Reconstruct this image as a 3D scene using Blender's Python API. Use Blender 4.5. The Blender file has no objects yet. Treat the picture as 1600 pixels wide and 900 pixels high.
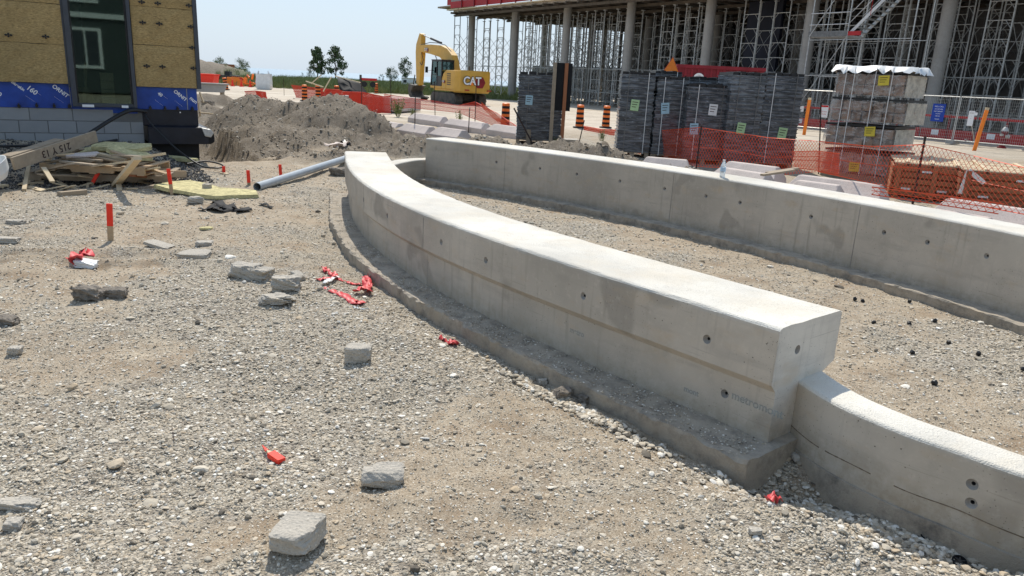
import bpy, bmesh, math, random
import numpy as np
from mathutils import Vector, Matrix, Euler
S = bpy.context.scene
COL = S.collection
rnd = random.Random(7)
NR = np.random.RandomState(11)
R_ = math.radians

# ------------------------------------------------------------------ camera
F_, PITCH, ROLL, CAMH = 1160.0, R_(15.55), R_(2.95), 1.65
fw = Vector((0, math.cos(PITCH), -math.sin(PITCH)))
r0 = Vector((1, 0, 0)); u0 = Vector((0, math.sin(PITCH), math.cos(PITCH)))
RT = r0*math.cos(ROLL) + u0*math.sin(ROLL); UP = u0*math.cos(ROLL) - r0*math.sin(ROLL)
cam = bpy.data.cameras.new('camera'); camo = bpy.data.objects.new('camera', cam); COL.objects.link(camo)
cam.sensor_width = 36; cam.lens = F_/1600*36; cam.clip_end = 60000; cam.clip_start = .05
M4 = Matrix((RT, UP, -fw)).transposed().to_4x4(); M4.translation = (0, 0, CAMH); camo.matrix_world = M4
S.camera = camo
def _ray(px, py): return fw + RT*((px-800)/F_) - UP*((py-450)/F_)
def G(px, py, z=0.0):            # survey helper: the place at height z seen at a pixel of the photograph
    d = _ray(px, py); t = (z-CAMH)/d.z; return Vector((0, 0, CAMH)) + d*t
def D(px, py, y):                # ... the place at distance y
    d = _ray(px, py); return Vector((0, 0, CAMH)) + d*(y/d.y)

# ------------------------------------------------------------------ light
SUNV = Vector((.10, -.80, -1.0)).normalized()      # the way the sunlight travels
elev = math.asin(-SUNV.z); az = math.atan2(-SUNV.x, -SUNV.y)
W = bpy.data.worlds.new('World'); S.world = W; W.use_nodes = True
wn = W.node_tree; bg = wn.nodes['Background']
sky = wn.nodes.new('ShaderNodeTexSky'); sky.sky_type = 'NISHITA'; sky.sun_disc = False
sky.sun_elevation = elev; sky.sun_rotation = az; sky.altitude = 80; sky.air_density = 1.0; sky.dust_density = 1.2; sky.ozone_density = 1.6
# summer haze whitens the sky, most of all low down
geo = wn.nodes.new('ShaderNodeTexCoord'); sep = wn.nodes.new('ShaderNodeSeparateXYZ'); wn.links.new(geo.outputs['Generated'], sep.inputs[0])
rp = wn.nodes.new('ShaderNodeValToRGB'); e_ = rp.color_ramp.elements; e_[0].position = 0; e_[0].color = (.90, .90, .90, 1); e_[1].position = .75; e_[1].color = (.35, .35, .35, 1)
wn.links.new(sep.outputs[2], rp.inputs[0]); mx = wn.nodes.new('ShaderNodeMix'); mx.data_type = 'RGBA'
rc = wn.nodes.new('ShaderNodeValToRGB'); e_ = rc.color_ramp.elements; e_[0].position = 0; e_[0].color = (.50, .60, .71, 1); e_[1].position = .35; e_[1].color = (.40, .53, .67, 1)
wn.links.new(sep.outputs[2], rc.inputs[0]); sc_ = wn.nodes.new('ShaderNodeVectorMath'); sc_.operation = 'SCALE'; sc_.inputs[3].default_value = 6.6
wn.links.new(rc.outputs[0], sc_.inputs[0]); wn.links.new(rp.outputs[0], mx.inputs[0]); wn.links.new(sky.outputs[0], mx.inputs[6]); wn.links.new(sc_.outputs[0], mx.inputs[7])
wn.links.new(mx.outputs[2], bg.inputs[0]); bg.inputs[1].default_value = .15
sl = bpy.data.lights.new('sun', 'SUN'); sl.energy = 3.6; sl.angle = R_(.6); sl.color = (1, .94, .84)
so = bpy.data.objects.new('sun', sl); COL.objects.link(so); so.rotation_euler = SUNV.to_track_quat('-Z', 'Y').to_euler(); so.location = (0, 0, 40)
S.view_settings.view_transform = 'Standard'; S.view_settings.look = 'None'; S.view_settings.exposure = 0.33; S.view_settings.gamma = 1
S.cycles.max_bounces = 8; S.cycles.transparent_max_bounces = 24

# ------------------------------------------------------------------ helpers
class MB:
    def __init__(s): s.v = []; s.f = []; s.m = []
    def add(s, vs, fs, mi=0):
        b = len(s.v); s.v += [tuple(v) for v in vs]; s.f += [tuple(b+i for i in f) for f in fs]; s.m += [mi]*len(fs); return s
    def box(s, c, d, rot=None, mi=0, taper=1.0):
        hx, hy, hz = d[0]/2, d[1]/2, d[2]/2; c = Vector(c); vs = []
        for z in (-1, 1):
            k = taper if z > 0 else 1
            for x, y in ((-1, -1), (1, -1), (1, 1), (-1, 1)):
                p = Vector((x*hx*k, y*hy*k, z*hz))
                if rot is not None: p = rot @ p
                vs.append(p + c)
        return s.add(vs, [(3, 2, 1, 0), (4, 5, 6, 7), (0, 1, 5, 4), (1, 2, 6, 5), (2, 3, 7, 6), (3, 0, 4, 7)], mi)
    def b2(s, a, b, mi=0):
        return s.box([(a[i]+b[i])/2 for i in range(3)], [abs(b[i]-a[i]) for i in range(3)], None, mi)
    def bar(s, p, q, w, h, mi=0, up=(0, 0, 1)):       # square bar from p to q
        p = Vector(p); q = Vector(q); d = (q-p); L = d.length; d.normalize(); u = Vector(up)
        if abs(d.dot(u)) > .98: u = Vector((1, 0, 0))
        sx = d.cross(u).normalized(); uz = sx.cross(d).normalized()
        return s.box((p+q)/2, (w, L, h), Matrix((sx, d, uz)).transposed(), mi)
    def tube(s, p, q, r, n=8, mi=0, r2=None, cap=True):
        return s.path([p, q], [r, r if r2 is None else r2], n, mi, cap)
    def path(s, pts, r, n=8, mi=0, cap=True):
        pts = [Vector(p) for p in pts]; k = len(pts)
        if not hasattr(r, '__len__'): r = [r]*k
        vs = []; prev = None
        for i, p in enumerate(pts):
            d = (pts[min(i+1, k-1)] - pts[max(i-1, 0)]).normalized()
            a = prev if prev is not None else (Vector((0, 0, 1)) if abs(d.z) < .9 else Vector((1, 0, 0)))
            a = (a - d*a.dot(d)).normalized(); prev = a; b = d.cross(a)
            for j in range(n):
                t = 2*math.pi*j/n; vs.append(p + (a*math.cos(t) + b*math.sin(t))*r[i])
        fs = [(i*n+j, i*n+(j+1) % n, (i+1)*n+(j+1) % n, (i+1)*n+j) for i in range(k-1) for j in range(n)]
        if cap: fs += [tuple(range(n-1, -1, -1)), tuple((k-1)*n+j for j in range(n))]
        return s.add(vs, fs, mi)
    def lathe(s, prof, n=20, c=(0, 0, 0), mi=0, mfun=None):
        vs = [(c[0]+r*math.cos(2*math.pi*j/n), c[1]+r*math.sin(2*math.pi*j/n), c[2]+z) for r, z in prof for j in range(n)]
        for i in range(len(prof)-1):
            b = len(s.v)
            m_ = mfun(i) if mfun else mi
            s.add(vs[i*n:(i+2)*n], [(j, (j+1) % n, n+(j+1) % n, n+j) for j in range(n)], m_)
        if prof[0][0] > 0: s.add(vs[:n], [tuple(range(n-1, -1, -1))], mfun(0) if mfun else mi)
        if prof[-1][0] > 0: s.add(vs[-n:], [tuple(range(n))], mfun(len(prof)-2) if mfun else mi)
        return s
    def prism(s, poly, ext, mi=0):                    # polygon of 3D points pushed along ext
        n = len(poly); e = Vector(ext); a = [Vector(p) for p in poly]; vs = a + [p+e for p in a]
        nn = sum(((a[i]-a[0]).cross(a[(i+1) % n]-a[0]) for i in range(n)), Vector()); fl = nn.dot(e) > 0
        fs = [tuple(range(n)), tuple(range(2*n-1, n-1, -1))] + [((i+1) % n, i, n+i, n+(i+1) % n) for i in range(n)]
        if fl: fs = [tuple(reversed(f)) for f in fs]
        return s.add(vs, fs, mi)
    def build(s, name, mats, parent=None, smooth=None, loc=None, bevel=0):
        me = bpy.data.meshes.new(name); me.from_pydata(s.v, [], s.f); me.update()
        if not isinstance(mats, (list, tuple)): mats = [mats]
        for m in mats: me.materials.append(m)
        if len(mats) > 1: me.polygons.foreach_set('material_index', s.m)
        o = bpy.data.objects.new(name, me); COL.objects.link(o)
        if parent: o.parent = parent
        if loc is not None: o.location = loc
        if bevel:
            b = o.modifiers.new('bevel', 'BEVEL'); b.width = bevel; b.segments = 2; b.limit_method = 'ANGLE'; b.angle_limit = R_(40)
        if smooth is not None:
            me.shade_smooth()
            if smooth < 180: me.set_sharp_from_angle(angle=R_(smooth))
        return o
def npmesh(name, V, Q, mats, parent=None, smooth=None, mi=None):
    me = bpy.data.meshes.new(name); k = Q.shape[1]
    me.vertices.add(len(V)); me.vertices.foreach_set('co', np.asarray(V, dtype=np.float32).ravel())
    me.loops.add(Q.size); me.loops.foreach_set('vertex_index', Q.astype(np.int32).ravel())
    me.polygons.add(len(Q)); me.polygons.foreach_set('loop_start', np.arange(0, Q.size, k, dtype=np.int32))
    me.update(calc_edges=True)
    if not isinstance(mats, (list, tuple)): mats = [mats]
    for m in mats: me.materials.append(m)
    if mi is not None: me.polygons.foreach_set('material_index', np.asarray(mi, dtype=np.int32))
    o = bpy.data.objects.new(name, me); COL.objects.link(o)
    if parent: o.parent = parent
    if smooth is not None:
        me.shade_smooth()
        if smooth < 180: me.set_sharp_from_angle(angle=R_(smooth))
    return o
def tag(o, label=None, cat=None, group=None, kind=None):
    if label: o['label'] = label
    if cat: o['category'] = cat
    if group: o['group'] = group
    if kind: o['kind'] = kind
    return o
def thing(name, label, cat, loc=(0, 0, 0), rz=0, group=None, rot=None):
    o = bpy.data.objects.new(name, None); COL.objects.link(o); o.location = loc
    o.rotation_euler = rot if rot else (0, 0, rz); o.empty_display_size = .2
    return tag(o, label, cat, group)
def dup(root, loc, rz=None, label=None, rot=None, scale=None, group=None):
    def cp(o, par):
        c = o.copy(); COL.objects.link(c)
        if par: c.parent = par
        for ch in o.children: cp(ch, c)
        return c
    r = cp(root, None); r.location = loc
    if rz is not None: r.rotation_euler = (0, 0, rz)
    if rot is not None: r.rotation_euler = rot
    if scale is not None: r.scale = scale
    if label: r['label'] = label
    if group: r['group'] = group
    return r
def piece(src, parent, loc, rz=0, rot=None, scale=None, mat=None):
    c = src.copy(); COL.objects.link(c); c.parent = parent; c.location = loc; c.rotation_euler = rot if rot else (0, 0, rz)
    if scale: c.scale = scale
    return c
def text(body, size, mat, name, parent, loc, rot, extrude=.002, italic=0, bold=.0, align='CENTER', sx=1.0):
    cu = bpy.data.curves.new(name, 'FONT'); cu.body = body; cu.size = size; cu.extrude = extrude; cu.shear = italic; cu.offset = bold
    cu.align_x = align; cu.align_y = 'CENTER'
    t = bpy.data.objects.new(name, cu); me = bpy.data.meshes.new_from_object(t)
    bpy.data.objects.remove(t)
    o = bpy.data.objects.new(name, me); COL.objects.link(o); me.materials.clear(); me.materials.append(mat)
    o.parent = parent; o.location = loc; o.rotation_euler = rot; o.scale = (sx, 1, 1); return o

# noise (numpy): hashed value noise and fbm
_P = NR.rand(256, 256)
def vn(x, y, s=1.0, o=0):
    x = np.asarray(x)*s+o*17.3; y = np.asarray(y)*s+o*9.1
    xi = np.floor(x).astype(int); yi = np.floor(y).astype(int); fx = x-xi; fy = y-yi
    fx = fx*fx*(3-2*fx); fy = fy*fy*(3-2*fy); g = lambda a, b: _P[(a+o*31) % 256, (b+o*57) % 256]
    return (g(xi, yi)*(1-fx)+g(xi+1, yi)*fx)*(1-fy)+(g(xi, yi+1)*(1-fx)+g(xi+1, yi+1)*fx)*fy*1.0
def fbm(x, y, s=1.0, oc=4, o=0):
    r = 0; a = .5; t = 0
    for i in range(oc): r = r+a*vn(x, y, s*2**i, o+i*3); t += a; a *= .5
    return r/t
def sst(a, b, x):
    t = np.clip((x-a)/(b-a), 0, 1); return t*t*(3-2*t)

# ------------------------------------------------------------------ materials
class NT:
    def __init__(s, name):
        s.mat = bpy.data.materials.new(name); s.mat.use_nodes = True; s.t = s.mat.node_tree; s.b = s.t.nodes['Principled BSDF']
        s.b.inputs['Specular IOR Level'].default_value = .35
    def n(s, ty, **kw):
        x = s.t.nodes.new('ShaderNode'+ty)
        for k, v in kw.items():
            if k.startswith('i_'):
                x.inputs[k[2:].replace('_', ' ')].default_value = v
            else: setattr(x, k, v)
        return x
    def l(s, a, b): s.t.links.new(a, b)
    def co(s, kind='Object', scale=None):
        tc = s.n('TexCoord'); o = tc.outputs[kind]
        if scale is not None:
            m = s.n('Mapping'); m.inputs['Scale'].default_value = scale if hasattr(scale, '__len__') else (scale,)*3; s.l(o, m.inputs['Vector']); o = m.outputs[0]
        return o
    def noise(s, vec, scale, detail=4, rough=.55):
        x = s.n('TexNoise'); x.inputs['Scale'].default_value = scale; x.inputs['Detail'].default_value = detail; x.inputs['Roughness'].default_value = rough
        if vec: s.l(vec, x.inputs['Vector'])
        return x.outputs['Fac']
    def vor(s, vec, scale, feature='F1'):
        x = s.n('TexVoronoi'); x.feature = feature; x.inputs['Scale'].default_value = scale; s.l(vec, x.inputs['Vector']); return x
    def ramp(s, fac, stops, interp='LINEAR'):
        r = s.n('ValToRGB'); e = r.color_ramp.elements; r.color_ramp.interpolation = interp
        while len(e) > 1: e.remove(e[-1])
        for i, (p, c) in enumerate(stops):
            el = e[0] if i == 0 else e.new(p)
            el.position = p; el.color = (c, c, c, 1) if not hasattr(c, '__len__') else (*c[:3], 1)
        s.l(fac, r.inputs[0]); return r.outputs[0]
    def mix(s, a, b, fac, mode='MIX'):
        m = s.n('Mix'); m.data_type = 'RGBA'; m.blend_type = mode; m.clamp_factor = True
        for v, i in ((fac, 0), (a, 6), (b, 7)):
            if hasattr(v, 'is_linked') or hasattr(v, 'links'): s.l(v, m.inputs[i])
            elif i == 0: m.inputs[0].default_value = v
            else: m.inputs[i].default_value = (*v[:3], 1) if hasattr(v, '__len__') else (v, v, v, 1)
        return m.outputs[2]
    def math(s, op, a, b=0.0, c=None):
        m = s.n('Math'); m.operation = op
        for v, i in ((a, 0), (b, 1), (c, 2)):
            if v is None: continue
            if hasattr(v, 'links'): s.l(v, m.inputs[i])
            else: m.inputs[i].default_value = v
        return m.outputs[0]
    def bump(s, h, dist, strength=1.0, nrm=None):
        b = s.n('Bump'); b.inputs['Distance'].default_value = dist; b.inputs['Strength'].default_value = strength
        s.l(h, b.inputs['Height'])
        if nrm: s.l(nrm, b.inputs['Normal'])
        return b.outputs[0]
    def out(s, col=None, rough=None, nrm=None, metal=None):
        B = s.b.inputs
        if col is not None:
            if hasattr(col, 'links'): s.l(col, B['Base Color'])
            else: B['Base Color'].default_value = (*col[:3], 1)
        if rough is not None:
            if hasattr(rough, 'links'): s.l(rough, B['Roughness'])
            else: B['Roughness'].default_value = rough
        if nrm is not None: s.l(nrm, B['Normal'])
        if metal is not None: B['Metallic'].default_value = metal
        return s.mat
def mat(name, c, rough=.7, var=.25, sc=6, bump=0, bs=60, metal=0, dirt=0, dc=(.28, .24, .19), stretch=None, rnd_=0):
    t = NT(name); v = t.co('Object', stretch if stretch else 1.0)
    n1 = t.noise(v, sc, 5, .6)
    col = t.mix([x*(1-var) for x in c], [min(1, x*(1+var)) for x in c], t.ramp(n1, [(.3, 0), (.7, 1)]))
    if rnd_:
        oi = t.n('ObjectInfo'); col = t.mix(col, t.mix([x*(1-rnd_) for x in c], [min(1, x*(1+rnd_)) for x in c], oi.outputs['Random']), .6)
    if dirt:
        n2 = t.noise(v, sc*.45, 6, .65); col = t.mix(col, dc, t.ramp(n2, [(.5-.12, 0), (.5+.25, dirt)]))
    nr = t.bump(t.noise(v, bs, 4, .6), bump) if bump else None
    return t.out(col, rough, nr, metal)
M = {}
def concrete(name, base, kind, tint=None):
    t = NT(name); v = t.co('Object')
    big = t.noise(v, .9, 4, .6); mid = t.noise(v, 5, 6, .65); fine = t.noise(v, 90, 4, .7)
    c = t.mix([x*.84 for x in base], [min(1, x*1.14) for x in base], t.ramp(big, [(.35, 0), (.65, 1)]))
    c = t.mix(c, [x*.72 for x in base], t.ramp(mid, [(.5, 0), (.8, .55)]))
    if kind == 'side':       # formed face: faint horizontal pour bands, damp blotches, small pinholes
        m = t.co('Object', (1.2, 1.2, 9)); band = t.noise(m, 1.3, 5, .6)
        c = t.mix(c, [base[0]*.70, base[1]*.70, base[2]*.72], t.ramp(band, [(.52, 0), (.75, .5)]))
        bl = t.noise(v, 2.1, 2, .5); c = t.mix(c, [base[0]*.58, base[1]*.58, base[2]*.58], t.ramp(bl, [(.62, 0), (.66, .55)]))
        tn = t.noise(t.co('Object', (1, 1, 2.5)), 3.3, 4, .6); c = t.mix(c, [base[0]*1.02, base[1]*.86, base[2]*.66], t.ramp(tn, [(.55, 0), (.78, .5)]))
        ln = t.noise(t.co('Object', (.8, .8, 30)), 2.0, 3, .6); c = t.mix(c, [x*.6 for x in base], t.ramp(ln, [(.66, 0), (.72, .45)]))
        pin = t.vor(v, 26); pm = t.math('MULTIPLY', t.ramp(pin.outputs['Distance'], [(.05, 1), (.10, 0)]), t.ramp(t.noise(v, 3.7, 2), [(.5, 0), (.56, 1)]))
        c = t.mix(c, [x*.22 for x in base], pm)
        p2 = t.vor(v, 60); pm2 = t.math('MULTIPLY', t.ramp(p2.outputs['Distance'], [(.08, 1), (.16, 0)]), t.ramp(t.noise(v, 2.2, 3), [(.45, 0), (.55, .8)])); c = t.mix(c, [x*.35 for x in base], pm2)
        dr = t.noise(t.co('Object', (14, 14, .9)), 1.6, 4, .6); c = t.mix(c, [x*.66 for x in base], t.math('MULTIPLY', t.ramp(dr, [(.56, 0), (.70, .6)]), t.ramp(t.noise(v, 1.3, 2), [(.42, 0), (.56, 1)])))
        sw = t.noise(v, 22, 5, .75); c = t.mix(c, [min(1, x*1.28) for x in base], t.ramp(sw, [(.55, 0), (.78, .5)]))
        sx_ = t.n('SeparateXYZ'); t.l(v, sx_.inputs[0]); spl = t.math('MULTIPLY', t.ramp(sx_.outputs[2], [(.0, 1), (.16, 0)]), t.ramp(t.noise(v, 12, 5, .7), [(.38, .15), (.62, 1)])); c = t.mix(c, (.33, .27, .19), t.math('MULTIPLY', spl, .75))
        h = t.math('ADD', t.math('MULTIPLY', mid, .3), t.math('MULTIPLY', fine, .5)); h = t.math('SUBTRACT', h, t.math('ADD', pm, pm2))
        return t.out(c, t.ramp(mid, [(.3, .6), (.7, .85)]), t.bump(h, .0022))
    if kind == 'top':        # washed top, speckled grains
        sp = t.vor(v, 150); c = t.mix(c, [x*.5 for x in base], t.ramp(sp.outputs['Distance'], [(.12, .55), (.3, 0)]))
        sp2 = t.vor(v, 70); c = t.mix(c, [x*.62 for x in base], t.math('MULTIPLY', t.ramp(sp2.outputs['Distance'], [(.15, .9), (.3, 0)]), t.ramp(mid, [(.42, 0), (.6, 1)])))
        c = t.mix(c, (base[0]*.92, base[1]*.82, base[2]*.68), t.ramp(t.noise(v, 1.7, 5, .7), [(.45, 0), (.75, .55)]))
        h = t.math('ADD', t.math('MULTIPLY', fine, .6), t.math('MULTIPLY', sp.outputs['Distance'], .7))
        return t.out(c, .85, t.bump(h, .004))
    if kind == 'rough':      # exposed aggregate
        ag = t.vor(v, 75); c = t.mix(c, t.ramp(ag.outputs['Color'], [(0, [x*.45 for x in base]), (.5, [x*.9 for x in base]), (1, [min(.8, x*1.5) for x in base])]), t.ramp(ag.outputs['Distance'], [(.25, .75), (.45, 0)]))
        mid = t.math('ADD', mid, t.math('MULTIPLY', ag.outputs['Distance'], -.5))
    h = t.math('ADD', t.math('MULTIPLY', fine, .5), t.math('MULTIPLY', mid, 1.2))
    if kind == 'footing':
        c = t.mix(c, (.13, .12, .105), t.ramp(t.noise(v, 7, 6, .75), [(.45, 0), (.7, .8)]))
        c = t.mix(c, (.40, .33, .24), t.ramp(t.noise(v, 2.3, 5, .7), [(.5, 0), (.7, .55)]))
        return t.out(c, .92, t.bump(h, .012))
    return t.out(c, .85, t.bump(h, .006))
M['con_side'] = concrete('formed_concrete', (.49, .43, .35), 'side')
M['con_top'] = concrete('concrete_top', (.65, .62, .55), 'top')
M['con_foot'] = concrete('footing_concrete', (.42, .365, .29), 'footing')
M['con_end'] = concrete('pale_end_concrete', (.60, .56, .49), 'side')  # end face in a lighter tone than the long sides
M['con_rough'] = concrete('broken_concrete', (.45, .41, .345), 'rough')
M['con_col'] = concrete('column_concrete', (.36, .34, .31), 'rough')
M['con_pink'] = concrete('precast_concrete', (.58, .50, .45), 'rough')
M['hole'] = mat('hole_dark', (.06, .055, .05), .9)  # near-black tone for the inside of the tie bores
M['stain'] = mat('brown_joint_stain', (.17, .13, .09), .9)
M['ringc'] = mat('ring_mortar', (.30, .28, .25), .9, bump=.002)

# ------------------------------------------------------------------ curves of the two walls
def smooth_curve(pts, n, deg=4, ext=(0, 0)):
    P = np.array(pts, float); s = np.r_[0, np.cumsum(np.hypot(*np.diff(P, axis=0).T))]
    cx = np.polyfit(s, P[:, 0], deg); cy = np.polyfit(s, P[:, 1], deg); t = np.linspace(-ext[0], s[-1]+ext[1], n)
    return np.c_[np.polyval(cx, t), np.polyval(cy, t)]
def catmull(pts, n):
    P = [Vector(p) for p in pts]; P = [P[0]*2-P[1]]+P+[P[-1]*2-P[-2]]; out = []
    for i in range(1, len(P)-2):
        for k in range(n):
            t = k/n; a, b, c, d = P[i-1:i+3]
            out.append(.5*((2*b)+(c-a)*t+(2*a-5*b+4*c-d)*t*t+(3*b-a-3*c+d)*t**3))
    out.append(P[-2]); return out
def normals(C):
    T = np.gradient(C, axis=0); T /= np.hypot(T[:, 0], T[:, 1])[:, None]; return T, np.c_[-T[:, 1], T[:, 0]]
SEAT = smooth_curve([(-2.42, 10.4), (-2.12, 9.2), (-1.86, 8.3), (-1.61, 7.55), (-1.2, 6.70), (-.83, 6.03), (-.5, 5.5), (-.22, 5.10), (.1, 4.70), (.46, 4.24), (.74, 3.92), (.98, 3.64), (1.26, 3.30)], 560)
BACK = smooth_curve([(-1.56, 12.66), (-.7, 11.98), (.13, 11.27), (1.1, 10.4), (1.87, 9.6), (2.72, 8.6), (3.28, 7.45), (4.16, 5.93)], 420, 3, (0, 1.6))
LOWN = np.array([(v.x, v.y) for v in catmull([(1.43, 3.60, 0), (1.47, 3.38, 0), (1.55, 3.16, 0), (1.70, 2.93, 0), (1.86, 2.76, 0), (2.02, 2.59, 0), (2.45, 2.22, 0), (3.1, 1.8, 0)], 30)])
LOWB = np.array([(v.x, v.y) for v in catmull([(-1.98, 9.9, 0), (-2.0, 10.9, 0), (-1.93, 11.8, 0), (-1.72, 12.5, 0), (-1.42, 12.80, 0)], 30)])
def dist_curve(x, y, C):
    x = np.asarray(x).ravel(); y = np.asarray(y).ravel(); Cs = C[::8]; T, N = normals(Cs); out = np.full(len(x), 99.); side = np.zeros(len(x)); al = np.zeros(len(x))
    for a in range(0, len(x), 60000):
        xs, ys = x[a:a+60000], y[a:a+60000]
        d = (xs[:, None]-Cs[None, :, 0])**2+(ys[:, None]-Cs[None, :, 1])**2; k = d.argmin(1)
        side[a:a+60000] = (xs-Cs[k, 0])*N[k, 0]+(ys-Cs[k, 1])*N[k, 1]
        al[a:a+60000] = (xs-Cs[k, 0])*T[k, 0]+(ys-Cs[k, 1])*T[k, 1]
        out[a:a+60000] = np.sqrt(d[np.arange(len(k)), k])
    return out, side, al

# ------------------------------------------------------------------ terrain height
BC = np.array([-5.75, 13.42]); BA = np.array([.857, .515]); BN = np.array([-.515, .857])     # corner and axes of the building at the left
def pile(x, y, cx, cy, h, rx, ry, rot=0, p=1.0):
    c, s = math.cos(rot), math.sin(rot); a = ((x-cx)*c+(y-cy)*s)/rx; b = (-(x-cx)*s+(y-cy)*c)/ry
    r = np.sqrt(a*a+b*b) + .16*(vn(x, y, 1.1, 5)-.5)
    return h*np.clip(1-r, 0, 1)**p*(1-.25*np.exp(-(r*3)**2))
PILES = [(-8.2, 23.4, 1.5, 1.5, 2.4, .1), (-5.75, 23.0, 1.66, 2.2, 2.3, 0), (-4.3, 21.6, .35, 1.8, 1.6, 0), (-6.8, 21.2, .3, 1.4, 1.2, 0), (-6.2, 19.6, .55, 2.6, 1.8, .3), (-11.0, 26, .45, 1.5, 3.0, .3), (-13.5, 33, .7, 1.6, 2.0, 0), (-49, 118, 3.2, 9, 8, 0), (-58, 120, 3.0, 9, 8, 0),
         (-1.3, 16.6, .66, 3.0, 1.5, -.25), (1.55, 16.0, .62, 1.5, 1.2, 0), (-2.9, 15.8, .26, 1.4, 1.0, 0), (3.1, 13.6, .42, .8, .7, 0), (4.55, 11.6, .36, .7, .5, 0), (-3.4, 14.6, .16, 1.6, .9, 0)]
def hgt(x, y, fine=True):
    x = np.asarray(x, float); y = np.asarray(y, float)
    near = 1-sst(18, 40, y)
    h = -.05+(.16*(fbm(x, y, .35, 3, 1)-.5)+.075*(fbm(x, y, 1.6, 3, 2)-.5))*near
    u = (x-BC[0])*BA[0]+(y-BC[1])*BA[1]; w = (x-BC[0])*BN[0]+(y-BC[1])*BN[1]
    # gravel bank against the block wall
    bank = .40*sst(-2.1, -.25, w)*(1-sst(-1.1, .0, u))*sst(-14, -9, u)
    h = h+bank
    soil = np.zeros_like(h)
    for p in PILES:
        q = pile(x, y, *p); h = h+q; soil = np.maximum(soil, sst(.02, .12, q))
    # rough dug ground round the trench
    dug = sst(.2, 1.2, u)*(1-sst(6, 9, u))*sst(-.2, 1.2, w)*(1-sst(12, 15, w))
    h = h-.22*dug*sst(14.5, 17, y)+dug*(.30*(fbm(x, y, .9, 4, 8)-.52)); soil = np.maximum(soil, dug*.9*sst(.40, .58, fbm(x, y*1.6, 1.1, 4, 33)))
    wig = .22*(fbm(x, y, 1.2, 3, 4)-.5)
    tr = sst(.05, .22, u+wig*.3)*(1-sst(1.55, 1.78, u+wig+.05*w))*sst(.15, .7, w+wig)*(1-sst(10, 12, w))
    h = h*(1-tr)+tr*(-.68+.05*fbm(x, y, 3, 3, 9)); soil = np.maximum(soil, tr)
    ds, sd, al = dist_curve(x, y, SEAT); ds = ds.reshape(x.shape); sd = sd.reshape(x.shape)
    k = (1-sst(.30, .75, ds)); h = h*(1-k)+k*(-.105)
    inner = (sd > .2) & (ds < 3.5) & (y < 12.5) & (y > 2)
    db, sb, _ = dist_curve(x, y, BACK); db = db.reshape(x.shape)
    k = (1-sst(.35, .9, db)); h = h*(1-k)+k*(-.09)
    # hollow at the near end of the seat wall
    a = (x-1.62)*.80+(y-2.86)*(-.6); b = (x-1.62)*.6+(y-2.86)*.80
    r = np.sqrt((a/.62)**2+(b/.30)**2)+.18*(vn(x, y, 4, 3)-.5)
    pit = 1-sst(.55, 1.15, r); h = h-.13*pit
    rim = np.exp(-((b+.42)/.16)**2)*np.exp(-((a-.0)/.9)**2); h = h+.045*rim
    # tyre ruts at the left, a scraped hollow in the foreground
    for off in (0., .34):
        q = y-(6.25+off)-.10*(x+4)+.05*(vn(x, y, .8, 15)-.5); h = h-.030*np.exp(-(q/.10)**2)*(1-sst(-3.1, -2.5, x))*(1+.5*np.sin(x*38)); h = h+.022*np.exp(-((q-.15)/.05)**2)*(1-sst(-3.1, -2.5, x))
    h = h-.04*np.exp(-((x-.10)/.13)**2-((y-2.62)/.09)**2)+.02*np.exp(-((x+1.7)/.25)**2-((y-2.5)/.06)**2)
    if fine:
        hf = sst(30, 6, y) if False else 1-sst(8, 40, y)
        h = h+(.040*(fbm(x, y, 5, 3, 6)-.5)+.016*(fbm(x, y, 24, 2, 7)-.5))*hf
        h = h+soil*(.34*(fbm(x, y, 2.2, 4, 10)-.5)+.22*np.abs(fbm(x, y, 4.5, 3, 14)-.5)+.16*(fbm(x, y, 10, 2, 12)-.5))*(1-.6*tr)
    # ground falls to the lake shore
    h = h-sst(150, 320, y)*9
    return h, soil
def hz(x, y):
    return float(hgt(np.array([x]), np.array([y]))[0][0])
def gravel(x, y):                 # how densely loose grey stone covers the dirt
    g = fbm(x, y, .55, 3, 20); g2 = fbm(x, y, 2.6, 3, 22)
    v = g*.7+g2*.35
    for cx, cy, rx, ry, a in ((-1.15, 3.7, .75, 1.2, .30), (-.55, 4.9, .8, .9, .22), (-1.6, 2.9, .5, .8, .18), (-2.1, 5.6, .9, .8, .18), (.1, 2.35, .5, .25, .15), (1.75, 2.55, .5, .3, .5), (-.4, 2.2, .4, .3, .12),
                              (-1.05, 2.45, .35, .3, -.25), (-2.2, 4.2, .5, .5, -.22), (-3.6, 6.0, 1.2, .5, -.28), (.8, 2.6, .5, .25, -.15), (-.1, 3.5, .35, .5, -.16), (-.6, 3.0, .3, .25, -.12)):
        v = v+a*np.exp(-((x-cx)/rx)**2-((y-cy)/ry)**2)
    return .10+.85*sst(.41, .76, v+.16*(vn(x, y, 9, 40)-.5))

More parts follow.
